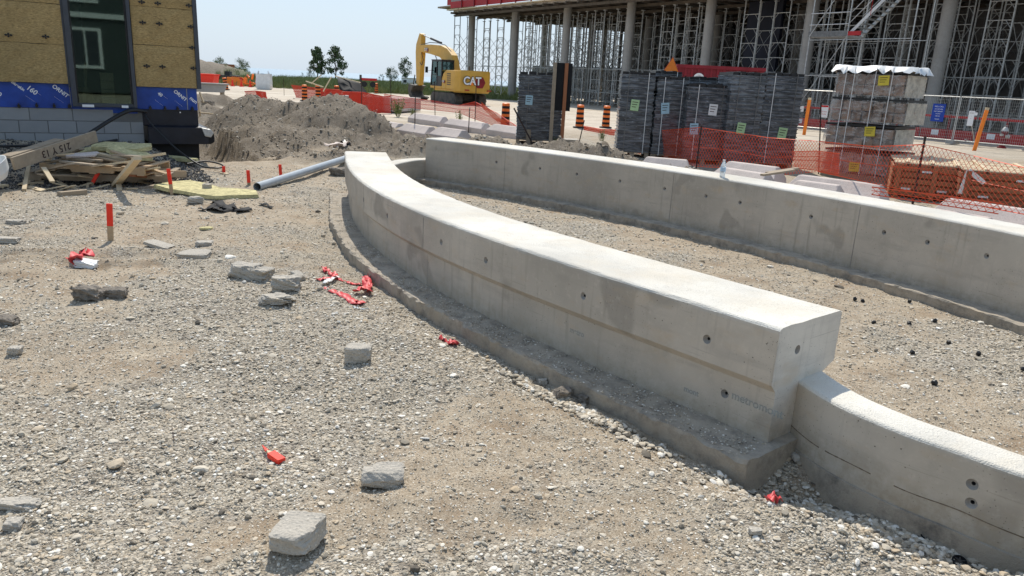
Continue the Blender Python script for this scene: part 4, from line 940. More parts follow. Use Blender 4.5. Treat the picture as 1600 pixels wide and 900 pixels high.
strip('white_scrap', 'tiny white scrap beside the red one in the shaded hollow', 'plastic scrap', [v+Vector((0, 0, .01)) for v in gp((1197, 757), (1204, 760), (1210, 765))], .015, 'plast_w', 10, .5)
for i, (pts, lb_) in enumerate(((((325, 327), (345, 330), (370, 328), (383, 332)), 'torn black plastic sheet on the gravel below the wool batt'), (((338, 318), (352, 324), (360, 330)), 'bunched black plastic sticking up beside the torn sheet'), (((313, 328), (322, 330)), 'small black plastic scrap left of the torn sheet'), (((405, 320), (415, 322), (425, 327)), 'black scrap of plastic below the open end of the grey pipe'))):
    strip('black_scrap', lb_, 'plastic scrap', [v+Vector((0, 0, .012)) for v in gp(*pts)], .20 if i < 2 else .07, 'blackm', 20+i, .35)
strip('crumpled_wrap', 'white and dark crumpled wrapping on the dirt behind the bench', 'plastic scrap', [v+Vector((0, 0, .08)) for v in gp((514, 231), (525, 234), (535, 230), (544, 229))], .22, 'con_pink', 31, .6)
strip('crumpled_wrap', 'dark plastic film bunched beside the white wrapping', 'plastic scrap', [v+Vector((0, 0, .05)) for v in gp((532, 226), (540, 228), (545, 232))], .2, 'black', 32, .9)
strip('green_scrap', 'faded green strap lying below the red flagging tape', 'plastic scrap', gp((553, 482), (565, 485), (574, 484)), .02, 'pvc', 33, .3)
# grey drain pipe
a, b = G(400, 300, .05), G(546, 262, .16); b = a+(b-a)*1.6
m = MB(); d = (b-a).normalized(); 
pv = thing('drain_pipe', 'long grey plastic pipe lying from the gravel to the far end of the bench', 'pipe', a)
a0 = gz(402, 297, .045); b0 = gz(560, 256, .05)
b0.z += .13; pv.location = a0; dv = (b0-a0)*.90
N8 = 20; sx = dv.normalized().cross(Vector((0, 0, 1))).normalized(); uz = sx.cross(dv.normalized())
def ring(p, r): return [p+(sx*math.cos(2*math.pi*j/N8)+uz*math.sin(2*math.pi*j/N8))*r for j in range(N8)]
vs = ring(Vector(), .062)+ring(dv, .062)+ring(Vector(), .056)+ring(dv*.2, .056); q = lambda a_, b_: [(a_+j, a_+(j+1) % N8, b_+(j+1) % N8, b_+j) for j in range(N8)]
MB().add(vs, q(0, N8)+[tuple(reversed(f)) for f in q(2*N8, 3*N8)]+q(2*N8, 0)).build('pipe_shell', M['pvc'], pv, smooth=50)
MB().tube(dv*.10, dv*.101, .057, 16).build('dark_inside', M['blackm'], pv)
# small black caps and round fittings
capm = MB().lathe([(.014, 0), (.017, .010), (.013, .026), (.010, .03), (0, .03)], 14).build('plastic_cap', M['black'], smooth=40)
caps = [(1336, 470, 'farthest left black cap on the planter gravel'), (1349, 473, 'black cap just right of the farthest left one'), (1421, 473, 'black cap midway along the back wall footing'), (1363, 506, 'black cap lying on its side among pale stones'), (1421, 508, 'double black cap with a pale stone beside it'), (1461, 504, 'pale-topped cap right of the double black cap'), (1482, 538, 'upright dark cap left of the upright pair'), (1427, 553, 'lone black cap in the middle of the planter gravel'), (1528, 555, 'black cap upright on the right of the planter gravel'), (1597, 580, 'dark cap cut by the right edge of the picture'), (1457, 601, 'round black cap facing the camera, nearest in the planter'), (1499, 487, 'small black cap close to the back wall footing')]
for i, (x, y, l_) in enumerate(caps):
    p = gz(x, y, .004); r3 = (R_(rnd.uniform(-40, 40)), R_(rnd.uniform(-40, 40)), rnd.random()*6)
    if i == 10: r3 = (R_(70), 0, R_(20))
    if i == 0: capm.location = p; capm.rotation_euler = r3; tag(capm, l_, 'plastic plug', 'black plastic caps on the planter gravel')
    else:
        c = capm.copy(); COL.objects.link(c); c.location = p; c.rotation_euler = r3; c['label'] = l_
        if i == 10: c.scale = (1.25, 1.25, .9); c.location.z += .01
def wheelcap(px, py, label, r=.028):
    t = thing('pipe_fitting', label, 'pipe fitting', gz(px, py, .016), 0, None, (R_(24), R_(-6), 0))
    MB().lathe([(r*.72, 0), (r, 0), (r, .012), (r*.86, .012), (r*.8, .005), (r*.72, 0)], 24).build('rim', M['blackm'], t, smooth=40)
    MB().lathe([(0, 0), (r*.78, 0), (r*.78, .003), (0, .003)], 20).build('web', M['black'], t)
    m = MB(); m.lathe([(0, .003), (r*.2, .003), (r*.2, .012), (0, .012)], 12)
    for k in range(6): a = k*math.pi/3; m.bar((r*.2*math.cos(a), r*.2*math.sin(a), .007), (r*.75*math.cos(a), r*.75*math.sin(a), .007), .004, .008)
    m.build('spoke_ring', M['mdark'], t)
wheelcap(1497, 884, 'round black fitting with grey spokes by the low wall at bottom right')
wheelcap(1446, 843, 'round black fitting half buried at the low wall footing', .024)
o = MB().tube((-.022, 0, .006), (.022, 0, .006), .0055, 8).build('metal_bolt', M['steel'], smooth=40); o.location = gz(664, 687); tag(o, 'small shiny metal bolt on the foreground gravel', 'bolt')
o = MB().path(gp((548, 712), (560, 711), (575, 714), (590, 718)), .0016, 5).build('wire', M['rebar']); tag(o, 'thin dark wire lying right of the broken red stake', 'wire')
o = MB().bar(gz(269, 671)+Vector((0, 0, .01)), gz(272, 690)+Vector((0, 0, .006)), .004, .004).build('nail', M['rebar']); tag(o, 'dark nail standing up in the gravel at lower left', 'nail')
# water bottle standing on the back wall
f = nearest(BACK, G(1190, 274, ZB)); p, n_, t_ = at_curve(BACK, f, .10, ZB)
t = thing('water_bottle', 'clear plastic water bottle standing on top of the tall concrete wall', 'bottle', p)
tt = NT('bottle_plastic'); tt.b.inputs['Transmission Weight'].default_value = .6; tt.b.inputs['Alpha'].default_value = .92; tt.out((.88, .93, .96), .12); M['bottle'] = tt.mat
MB().lathe([(0, 0), (.030, 0), (.033, .01), (.032, .05), (.030, .06), (.033, .075), (.033, .12), (.030, .14), (.016, .18), (.013, .19), (.013, .198)], 18).build('bottle_body', M['bottle'], t, smooth=60)
MB().lathe([(0, .196), (.0155, .196), (.0155, .212), (0, .212)], 14).build('cap', M['white'], t)
MB().lathe([(.0336, .075), (.0336, .12)], 18).build('label_band', mat('pale_blue_label', (.45, .60, .75), .5), t, smooth=60)
# faint marks left by the sheathing on the formed face
tt = NT('faded_blue_stencil'); tt.b.inputs['Alpha'].default_value = .13; tt.out((.12, .30, .38), .85); M['stencil'] = tt.mat
def stencil(tx, px, py, z, sz):
    f = nearest(SEAT, G(px, py, z)); p, n_, t_ = at_curve(SEAT, f, .0435, z)
    text(tx, sz, M['stencil'], 'faded_stencil', seat, p, (R_(90), 0, math.atan2(t_.y, t_.x)), .0002, bold=.0015)
stencil('metromont', 1166, 640, .17, .062); stencil('metro', 885, 523, .17, .05); stencil('mont', 1060, 618, .10, .045)
# ------------------------------------------------------------------ concrete frame building on shoring
FD = Vector((.5615, -.8275, 0)); FI = Vector((.8275, .5615, 0)); P0 = Vector((-1.0, 75, 0)); RZF = math.atan2(-.8275, .5615)
def fp(s, t, z=0): return P0+FD*s+FI*t+Vector((0, 0, z))
fb_ = thing('concrete_frame_building', 'multi-storey concrete frame under construction with round columns and red edge formwork', 'building', P0+Vector((0, 0, -.40)), RZF)
m = MB(); m.b2((-8.2, -2.2, 8.52), (62, 30, 8.85)); m.build('floor_slab', M['con_col'], fb_)
jo = None
for k in range(44):
    s = -8+k*1.6
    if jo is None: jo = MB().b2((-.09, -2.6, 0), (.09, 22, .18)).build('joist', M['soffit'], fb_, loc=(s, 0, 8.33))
    else: piece(jo, fb_, (s, 0, 8.33))
for k, t_ in enumerate((-1.9, .8, 4.5, 8.2, 12, 16)):
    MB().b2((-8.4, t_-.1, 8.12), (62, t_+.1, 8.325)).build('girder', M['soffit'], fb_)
co = None
for r, t_ in enumerate((0, 8.5, 17)):
    for k in range(-1, 8):
        if co is None: co = MB().lathe([(.35, -.1), (.35, 8.12), (.36, 8.5)], 20).build('column', M['con_col'], fb_, loc=(8.157*k, t_, 0), smooth=40)
        else: piece(co, fb_, (8.157*k+(1.2 if r else 0), t_, 0))
pn = None
for k in range(29):
    s = -7.4+2.44*k
    if pn is None:
        pn = MB().b2((-1.19, -.05, 0), (1.19, .03, .62)).build('formwork_panel', M['redp'], fb_, loc=(s, -2.3, 8.9)); p2 = MB().b2((-1.19, -.02, 0), (1.19, .03, .75)).build('upper_panel', M['con_col'], fb_, loc=(s, -2.28, 9.53))
        p3 = MB().b2((-.05, -.16, 0), (.05, -.055, 1.5)).build('panel_clamp', M['redd'], fb_, loc=(s+1.2, -2.3, 8.8)); p4 = MB().b2((-1.18, -.5, 0), (1.16, -.02, .1)).build('edge_plank', M['woodp'], fb_, loc=(s, -2.3, 8.66))
    else:
        piece(pn, fb_, (s, -2.3, 8.9)); piece(p2, fb_, (s, -2.28, 9.53)); piece(p3, fb_, (s+1.2, -2.3, 8.8)); piece(p4, fb_, (s, -2.3+.06*rnd.random(), 8.66))
MB().b2((-13, -1.5, 9.2), (-8.3, 3, 9.35)).build('corner_platform', M['woodg'], fb_)
MB().b2((-10.5, -1.7, 9.36), (-8.3, -1.6, 10.4)).build('formwork_panel', M['redp'], fb_)
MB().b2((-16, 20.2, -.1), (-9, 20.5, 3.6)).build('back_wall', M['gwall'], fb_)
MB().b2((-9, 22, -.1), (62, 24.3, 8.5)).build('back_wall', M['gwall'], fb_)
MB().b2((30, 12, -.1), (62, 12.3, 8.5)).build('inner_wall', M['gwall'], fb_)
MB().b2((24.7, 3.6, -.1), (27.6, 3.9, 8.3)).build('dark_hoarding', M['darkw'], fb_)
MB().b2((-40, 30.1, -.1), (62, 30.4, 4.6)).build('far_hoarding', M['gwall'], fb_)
# shoring towers
TW, TD, TH = 1.22, 1.6, 7.66
def frame_mb(simple=False):
    m = MB(); r = .042; n = 6 if not simple else 4
    for x in (-TW/2, TW/2): m.tube((x, 0, 0), (x, 0, TH), r, n, cap=False)
    z = .3
    while z < TH:
        m.tube((-TW/2, 0, z), (TW/2, 0, z), .026, n-1, cap=False)
        if not simple or True:
            for s_ in (-1, 1): m.tube((s_*TW/2, 0, z-.42 if z > .6 else z), (s_*(TW/2-.33), 0, z), .02, 4, cap=False)
        z += .92
    for x in (-TW/2, TW/2): m.b2((x-.12, -.12, TH), (x+.12, .12, TH+.06)); m.b2((x-.09, -.09, -.02), (x+.09, .09, .02))
    return m
def brace_mb():
    m = MB(); z = .35
    while z+1.8 < TH:
        m.tube((0, 0, z), (0, TD, z+1.75), .02, 4, cap=False); m.tube((0, 0, z+1.75), (0, TD, z), .02, 4, cap=False); z += 1.84
    return m
def tower(label, loc, group, mt):
    t = thing('shoring_tower', label, 'shoring tower', loc, RZF, group)
    f = frame_mb().build('frame', M[mt], t, loc=(0, 0, 0)); piece(f, t, (0, TD, 0))
    b = brace_mb().build('cross_brace', M[mt], t, loc=(-TW/2, 0, 0)); piece(b, t, (TW/2, 0, 0)); return t
rows = [(.9, 'front', 'steel'), (4.6, 'second', 'steel'), (8.6, 'third', 'steeld'), (12.6, 'fourth', 'steeld'), (15.6, 'fifth', 'steeld'), (19.2, 'rearmost', 'steeld')]
for i, (t_, nm, mt) in enumerate(rows):
    t0 = None; s = -6.6+.4*i
    lb_ = 'grey steel shoring tower standing in the %s row under the concrete deck' % nm; g_ = 'shoring towers in the %s row under the deck' % nm
    while s < 60:
        if abs((s+1) % 8.25-1) > .55 or t_ > .95:
            p = fp(s+rnd.uniform(-.15, .15), t_, 0)
            if p.y > 24:
                if t0 is None: t0 = tower(lb_, p, g_, mt)
                else: dup(t0, p)
        s += 2.6 if i < 2 else 2.0
lt = frame_mb()
t0 = tower('tall shoring tower standing alone beyond the left end of the deck', fp(-11.6, .2, 0), None, 'steeld'); t0.scale = (1, 1, 1.06)
t1 = tower('shoring tower tied in between the lone tower and the deck corner', fp(-9.4, 1.0, 0), None, 'steeld')
# ledgers tying the towers
lg = None
for i, (s0, s1, t_, z) in enumerate([(s, s+7.8, tt, z) for s in range(-8, 56, 8) for tt, z in ((.75, 1.1), (.75, 3.0))]):
    p = fp(s0, t_, z)
    if lg is None: lg = MB().tube((0, 0, 0), (7.8, 0, 0), .024, 6).build('ledger_tube', M['steel'], loc=p); lg.rotation_euler = (0, 0, RZF); tag(lg, 'horizontal steel ledger tube tying shoring towers together', 'tube', 'ledger tubes tying the shoring towers')
    else:
        c = lg.copy(); COL.objects.link(c); c.location = p
# stair tower in front of the deck
SX = 35.0
st = thing('stair_tower', 'scaffold stair tower with steel landing and stair rising to the right', 'stair tower', fp(SX, -3.2), RZF)
def pst(x, y, z1=9.5, r=.035): return MB().tube((x, y, -.05), (x, y, z1), r, 8).build('standard', M['steel'], st)
for x in (0, 2.3, 5.9): 
    for y in (0, 1.5): pst(x, y)
MB().b2((-.1, .02, 4.85), (2.3, 1.45, 4.95)).build('landing_deck', M['rail'], st); MB().b2((-.1, -.05, 4.86), (2.3, 0, 5.16)).build('toe_board', M['steeld'], st)
MB().b2((2.35, -.04, 4.9), (3.1, .0, 5.12)).build('red_toe_board', M['redp'], st)
for z in (5.5, 6.1, 6.9, 7.7, 8.5): MB().tube((-.1, -.03, z), (2.3, -.03, z), .022, 6).build('guard_rail', M['rail'], st)
for z in (2.8, 4.7, 7.2): MB().tube((0, .0, z), (5.9, .0, z), .024, 6).build('ledger', M['steel'], st); MB().tube((0, 1.5, z), (5.9, 1.5, z), .024, 6).build('ledger', M['steel'], st)
MB().tube((0, -.05, 4.9), (2.6, -.05, 8.8), .024, 6).build('brace', M['steel'], st); MB().tube((0, -.05, 1.2), (2.3, -.05, 4.8), .024, 6).build('brace', M['steel'], st)
for y in (.1, 1.3):
    MB().bar((2.3, y, 4.95), (5.9, y, 8.5), .05, .16).build('stringer', M['rail'], st)
    for dz in (.55, 1.05): MB().tube((2.2, y, 4.95+dz), (5.7, y, 8.4+dz), .02, 6).build('handrail', M['rail'], st)
tr = MB().b2((-.12, .12, -.02), (.12, 1.28, .02)).build('tread', M['steel'], st, loc=(2.5, 0, 5.1))
for k in range(1, 17): piece(tr, st, (2.5+.21*k, 0, 5.1+.208*k))
for k in range(3): MB().tube((3.4+k*.8, .08, 5.9+k*.8), (3.4+k*.8, .08, 7.1+k*.8), .018, 6).build('rail_post', M['redp' if k == 0 else 'steel'], st)
# guard rails and red boards before the building
rbd = None
for k in range(9):
    s = 28+2.5*k; p = fp(s, -4.6, .02)
    if rbd is None:
        rbd = thing('red_barrier', 'red low barrier board along the foot of the building', 'barrier', p, RZF, 'red barrier boards along the foot of the building')
        MB().b2((0, -.04, .02), (2.42, .04, .46)).build('board', M['redp'], rbd); MB().b2((0, -.03, 1.0), (2.42, .0, 1.10)).build('top_rail', M['redp'], rbd)
        MB().b2((1.2, -.05, .02), (1.27, .05, 1.15)).build('post', M['redd'], rbd); MB().b2((.5, -.045, .18), (.85, -.041, .42)).build('white_notice', M['white'], rbd)
    else: dup(rbd, p)
# ------------------------------------------------------------------ welded mesh site fence at the right
pf = None
def fence_panel(label, loc):
    t = thing('mesh_fence_panel', label, 'fence', loc, RZF, 'welded mesh fence panels before the building')
    W_, H_ = 3.0, 1.95
    MB().tube((0, 0, 0), (0, 0, H_), .022, 6).build('upright', M['steel'], t); MB().tube((W_, 0, 0), (W_, 0, H_), .022, 6).build('upright', M['steel'], t)
    MB().tube((0, 0, H_), (W_, 0, H_), .022, 6).build('top_tube', M['steel'], t); MB().tube((0, 0, .12), (W_, 0, .12), .022, 6).build('bottom_tube', M['steel'], t)
    m = MB()
    for k in range(1, 38): m.bar((W_*k/38, 0, .12), (W_*k/38, 0, H_), .006, .006)
    for k in range(1, 14): m.bar((0, .006, .12+k*.13), (W_, .006, .12+k*.13), .006, .006)
    tag(m.build('wire_mesh', M['steel'], t), kind='stuff')
    m = MB(); m.bar((.5, 0, .2), (.5, .9, .05), .04, .04); m.bar((.5, 0, 1.2), (.5, .9, .05), .03, .03); m.build('back_stay', M['steel'], t)
    MB().b2((-.16, -.3, -.03), (.16, .3, .12)).build('foot_block', M['con_col'], t)
    return t
for k in range(8):
    p = fp(33.5+3.06*k, -7.0, .0)
    if pf is None: pf = fence_panel('welded mesh fence panel in the line before the shored building', p)
    else: dup(pf, p)
def on_fence(px, py):            # where a sightline meets the fence
    d = _ray(px, py); o = Vector((0, 0, CAMH)); q = fp(0, -7.06); k = (q-o).dot(FI)/d.dot(FI); return o+d*k
def sign(px, py, w, h, mt, label, lines, lm, sz, name='site_sign', pos=None, rz=RZF, cat='sign'):
    p = on_fence(px, py) if pos is None else pos; t = thing(name, label, cat, p, rz)
    MB().b2((-w/2, -.012, -h/2), (w/2, 0, h/2)).build('panel', M[mt], t)
    for i, (tx, dz, s_) in enumerate(lines): text(tx, s_, M[lm], 'lettering', t, (0, -.0135, dz), (R_(90), 0, 0), .001)
    return t
M['bsign'] = mat('blue_sign', (.01, .05, .33), .5, .1); M['rsign'] = mat('red_sign', (.55, .02, .02), .5, .1); M['inkr'] = mat('red_ink', (.5, .02, .02), .6)
sign(1466, 176, .56, .76, 'bsign', 'blue notice board with white lettering on the mesh fence', (('WILL-CALL', .26, .08), ('ALL VISITORS', .15, .06), ('MUST REPORT', .05, .06), ('TO SITE', -.05, .06), ('OFFICE', -.15, .06), ('905 555', -.28, .06)), 'white', .1)
sign(1517, 185, .24, .62, 'white', 'tall white notice sheet on the mesh fence', (('NOTICE', .22, .05), ('----', .1, .05), ('----', 0, .05)), 'ink', .1)
sign(1525, 178, .12, .12, 'white', 'small white tag beside the tall white notice', (), 'ink', .1)
t = sign(1288, 174, .42, .60, 'white', 'red and white danger sign left of the brick pallet', (('DANGER', .17, .10), ('DO NOT', -.02, .08), ('ENTER', -.14, .08)), 'inkr', .1)
t.children[0].data.materials[0] = M['white']; MB().b2((-.2, -.013, .20), (.2, -.0125, .29)).build('red_band', M['rsign'], t)
sign(1253, 170, .22, .28, 'white', 'small pale notice on the fence beside the orange marker post', (), 'ink', .1)
# hydrant
p = D(1566, 226, 32.2); p.z = hz(p.x, p.y); t = thing('fire_hydrant', 'dark red fire hydrant with grey caps behind the leaning orange post', 'hydrant', p, R_(20))
MB().lathe([(.17, 0), (.17, .06), (.11, .07), (.11, .62), (.14, .64), (.14, .70), (.12, .74), (.08, .84), (.03, .88), (.03, .93), (0, .93)], 18).build('barrel', M['redd'], t, smooth=40)
MB().lathe([(.15, .71), (.13, .78), (.07, .87), (.03, .89), (.03, .95), (0, .95)], 18).build('bonnet', M['steel'], t, smooth=40)
for s_ in (-1, 1): MB().tube((s_*.1, 0, .55), (s_*.21, 0, .55), .05, 10).build('outlet_cap', M['steel'], t, smooth=40)
MB().tube((0, -.1, .5), (0, -.23, .5), .07, 12).build('outlet_cap', M['steel'], t, smooth=40)
# orange marker posts
def marker(px0, py0, px1, py1, d, label, w=.14):
    a = D(px0, py0, d); b = D(px1, py1, d); a.z = hz(a.x, a.y)-.05; t = thing('marker_post', label, 'post', a)
    MB().bar((0, 0, 0), b-a, w, .05, up=(0, 1, 0)).build('painted_board', M['forange'], t, bevel=.004)
    MB().bar((b-a)*1.0, (b-a)*1.06, w*.98, .048, up=(0, 1, 0)).build('bare_end', M['woodp'], t); return t
marker(1257, 205, 1265, 156, 34.5, 'upright orange painted post between the wrapped stack and brick pallet')
marker(1523, 230, 1542, 172, 29.5, 'orange painted post leaning right before the mesh fence')

# ------------------------------------------------------------------ wrapped loads
def film_mat(name, base, hi):
    t = NT(name); v = t.co('Object', (1.6, 1.6, 3)); v2 = t.co('Object', (.8, .8, 9)); n1 = t.noise(v, 3.2, 4, .6); n2 = t.noise(v2, 2.4, 4, .65); n3 = t.noise(t.co('Object', (1, 1, 3)), 9, 3, .6)
    c = t.mix(base, [x*2.6 for x in base], t.ramp(n1, [(.4, 0), (.7, 1)]))
    c = t.mix(c, hi, t.ramp(n2, [(.44, .05), (.72, .7)])); c = t.mix(c, hi, t.ramp(n3, [(.60, 0), (.70, .7)]))  # pale streaks paint the film's highlights and sheen into the colour
    t.b.inputs['Coat Weight'].default_value = .6; t.b.inputs['Coat Roughness'].default_value = .12
    return t.out(c, .38, t.bump(t.math('ADD', n1, t.math('ADD', n2, n3)), .035))
M['film'] = film_mat('stretch_film_over_black', (.022, .025, .030), (.40, .44, .48))
M['filmb'] = film_mat('stretch_film_over_brown', (.10, .075, .055), (.42, .39, .36))
M['sgreen'] = mat('pale_green_paper', (.42, .60, .32), .7, .1); M['sblue'] = mat('pale_blue_paper', (.35, .52, .60), .7, .1); M['swhite'] = mat('white_paper', (.7, .7, .68), .7, .1); M['syel'] = mat('yellow_paper', (.62, .50, .06), .7, .1)
def slip(t, x, y, z, mt, w=.2, h=.26, face='f'):
    o = MB().b2((-w/2, -.004, -h/2), (w/2, 0, h/2)).build('paper_label', M[mt], t, loc=(x, y, z)); o.rotation_euler = (0, R_(rnd.uniform(-6, 6)), 0 if face == 'f' else R_(90))
    k = MB()
    for i in range(3): k.b2((-w*.35, -.006, h*.25-i*h*.22), (w*(.35-.1*i), -.0045, h*.31-i*h*.22))
    tag(k.build('small_print', M['ink'], o), kind='stuff')
def wrapped(label, px0, px1, pyt, d, dp, papers=(), rz=0, topblack=True, bot=0.0, nl=22):
    a = D(px0, 180, d); b = D(px1, 180, d); w = (b.x-a.x)/math.cos(rz); zt = D((px0+px1)/2, pyt, d).z; p = Vector(((a.x+b.x)/2, d, hz((a.x+b.x)/2, d)))
    H_ = zt-p.z; t = thing('wrapped_pallet', label, 'wrapped pallet', p, rz, 'film-wrapped stacks of black trays')
    m = MB()
    for k in range(nl):            # nested trays, each lip standing proud of the next
        z0 = .13+(H_-.18)*k/nl; z1 = .13+(H_-.18)*(k+1)/nl; j = (rnd.random()-.5)*.03; e = .012*rnd.random()
        m.b2((-w/2+j+e, 0+e, z0), (w/2+j-e, dp-e, z1-.022)); m.b2((-w/2+j-.012, -.012, z1-.024), (w/2+j+.012, dp+.012, z1-.003))
    tag(m.build('tray_stack', M['film'], t, bevel=0), kind='stuff')
    m = MB()
    n = 5
    for i in range(n): x = -w/2+w*(i+.5)/n; m.b2((x-w/n*.42, .03, H_-.05), (x+w/n*.42, dp-.03, H_+.02*(i % 2)+.012))
    tag(m.build('top_trays', M['black'], t), kind='stuff')
    bd_ = MB().b2((-w/2, -.01, .105), (w/2, .08, .125)).build('pallet_board', M['woodg'], t)
    for y in (dp/2, dp-.1): piece(bd_, t, (0, y, 0))
    bl = MB().b2((-.05, 0, 0), (.05, dp, .1)).build('pallet_stringer', M['woodg'], t, loc=(-w/2+.05, 0, 0)); piece(bl, t, (0, 0, 0)); piece(bl, t, (w/2-.05, 0, 0))
    for x in (-w*.28, w*.3): MB().b2((x-.008, -.03, .1), (x+.008, -.026, H_)).build('strap', M['swhite' if rnd.random() < .5 else 'steeld'], t)
    for x, z, c in papers: slip(t, x*w, -.032, z*H_, c)
    return t
wrapped('lone wrapped stack of black trays behind the black panel sign', 808, 878, 114, 21.4, .9, ((-.25, .62, 'sblue'),))
wrapped('leftmost wrapped stack in the row, with pale green label', 967, 1019, 113, 18.6, 1.0, ((-.05, .62, 'sgreen'),), R_(-4))
wrapped('wrapped stack standing behind the leftmost one in the row', 1018, 1060, 112, 20.4, 1.0)
wrapped('wrapped stack with pale blue label under the orange triangle', 1023, 1072, 121, 18.5, 1.0, ((-.2, .63, 'sblue'),), R_(3))
wrapped('lowest wrapped stack in the row with white and blue labels', 1073, 1139, 133, 18.1, .8, ((.1, .70, 'swhite'), (-.3, .45, 'sblue')), 0)
wrapped('unwrapped-topped stack of black trays rising behind the lowest stack', 1071, 1141, 122, 19.2, .9)
wrapped('tall wrapped stack with green label right of the lowest stack', 1137, 1191, 114, 17.9, 1.1, ((-.08, .42, 'sgreen'),), R_(3))
wrapped('rightmost tall wrapped stack with green label by the orange post', 1191, 1249, 115, 17.9, 1.1, ((.1, .38, 'sgreen'),), R_(-3))
# bricks
p = D(1334, 275, 16.4); p.z = hz(p.x, p.y); t = thing('brick_pallet', 'tall film-wrapped pallet of brown bricks under a crumpled white top sheet', 'brick pallet', p, R_(-46))
wb, db_ = 1.5, 1.1; Hb = 2.36; src = None; tt_ = NT('lit_side_film'); tt_.l(tt_.ramp(tt_.noise(tt_.co('Object', (1, 1, 1.5)), 4, 6, .7), [(.35, .35), (.6, .85)]), tt_.b.inputs['Alpha']); tt_.out((.62, .58, .50), .4, tt_.bump(tt_.noise(tt_.co('Object'), 5, 5, .7), .05)); M['litfilm'] = tt_.mat; M['brk'] = mat('wrapped_brown_brick', (.23, .145, .095), .6, .7, 4, .02, 9, rnd_=.6)
for k in range(4):
    z0 = .13+k*.55; sh = (.03, -.05, .04, .0)[k]; ww = wb*(.97, .96, 1.02, .94)[k]
    for i in range(7):
      for j in range(4):
        for q_ in (0, 1):
            if i in (0, 6) or j in (0, 3):
                loc = (-ww/2+ww*(i+.5)/7+sh+rnd.uniform(-.008, .008), db_*(j+.5)/4+rnd.uniform(-.012, .012), z0+.02+q_*.215)
                if src is None: src = MB().box((0, 0, .10), (wb/7-.022, db_/4-.014, .20)).build('brick_bundle', M['brk'], t, loc=loc, bevel=.012)
                else: piece(src, t, loc, rz=(rnd.random()-.5)*.04)
    MB().b2((-ww/2-.02+sh, -.02, z0+.455), (ww/2+.02+sh, db_+.02, z0+.50)).build('dark_gap', M['black'], t)  # black slab stands in for the shade in the gap between tiers
    f_ = MB(); n = 18
    tt_ = NT('clear_film_%d' % k); tt_.l(tt_.ramp(tt_.noise(tt_.co('Object', (1.6, 1.6, 3)), 3.2, 6, .7), [(.40, .06), (.66, .62)]), tt_.b.inputs['Alpha']); tt_.b.inputs['Coat Weight'].default_value = .7; tt_.out((.62, .60, .57), .25, tt_.bump(tt_.noise(tt_.co('Object', (1, 1, 2)), 7, 5, .7), .06))  # patchy pale alpha paints stretched highlights onto the wrap
    pr = []
    for (ax_, ay_), (bx_, by_) in (((-1, 0), (1, 0)), ((1, 0), (1, 1)), ((1, 1), (-1, 1)), ((-1, 1), (-1, 0))):
        for i in range(n):
            u = i/n; x = (ax_+(bx_-ax_)*u)*(ww/2+.03)+sh; y = -.035+(ay_+(by_-ay_)*u)*(db_+.07); pr.append((x, y))
    L_ = len(pr); vs = []
    for zz in (z0, z0+.15, z0+.3, z0+.44):
        vs += [(x*(1+.012*rnd.uniform(-1, 1)), y+.012*rnd.uniform(-1, 1), zz+.02*rnd.uniform(-1, 1)) for x, y in pr]
    f_.add(vs, [(r_*L_+i, r_*L_+(i+1) % L_, (r_+1)*L_+(i+1) % L_, (r_+1)*L_+i) for r_ in range(3) for i in range(L_)]); f_.build('film_wrap', tt_.mat, t, smooth=180)
    MB().b2((ww/2+sh+.035, 0, z0), (ww/2+sh+.038, db_, z0+.44)).build('lit_side_sheet', M['litfilm'], t)  # added paler sheet, makes the right side look lit
MB().b2((-wb/2, 0, 0), (wb/2, db_, .12)).build('pallet_base', M['woodg'], t)
vs = []; nx_, ny_ = 22, 12
for j in range(ny_+1):
    for i in range(nx_+1):
        u = (i/nx_-.5)*2; v_ = j/ny_; e = max(abs(u), abs(v_*2-1)); x = u*(wb/2+.10); y = -.08+v_*(db_+.16); z = Hb+.02+.05*(vn(np.array([u*3.]), np.array([v_*3.]), 1, 3)[0]-.5)-(.16 if e > .93 else 0)*(.4+rnd.random()*.7)+.02*rnd.random(); vs.append((x+.03*rnd.uniform(-1, 1), y, z))
m = MB(); m.add(vs, [(j*(nx_+1)+i, j*(nx_+1)+i+1, (j+1)*(nx_+1)+i+1, (j+1)*(nx_+1)+i) for j in range(ny_) for i in range(nx_)]); o = m.build('top_sheet', M['plast_w'], t, smooth=180)
for x in (-.5, -.32, .12, .46): MB().b2((x-.007, -.06, .1), (x+.007, -.052, Hb)).build('strap', M['swhite'], t)
for x, z in ((.30, 2.1), (.20, 1.05), (.0, .28)): slip(t, x, -.065, z, 'syel', .22, .2)
# black panel on two wooden legs
p = D(868, 221, 20.6); p.z = hz(p.x, p.y); t = thing('panel_sign', 'black panel on two wooden posts in front of the lone wrapped stack', 'sign', p, R_(6))
for x in (-.14, .17): MB().b2((x-.045, -.03, -.1), (x+.045, .03, 2.22)).build('post', M['brown' if x > 0 else 'woodg'], t)
MB().b2((-.10, .034, .98), (.34, .06, 2.22)).build('panel', M['blackm'], t)
# orange triangle
p = D(1035, 240, 21.9); z = D(1035, 111, 21.9).z; p.z = hz(p.x, p.y); t = thing('triangle_sign', 'bright orange triangular sign rising above the wrapped stacks', 'sign', p)
z = z-p.z; MB().prism([(-.24, 0, z-.06), (.24, 0, z-.06), (.02, 0, z+.38)], (0, .012, 0)).build('panel', M['forange'], t); MB().b2((-.02, .014, 0), (.02, .04, z+.1)).build('post', M['steeld'], t)
MB().prism([(-.255, .001, z-.068), (.255, .001, z-.068), (.02, .001, z+.40)], (0, .008, 0)).build('border', M['redp'], t)
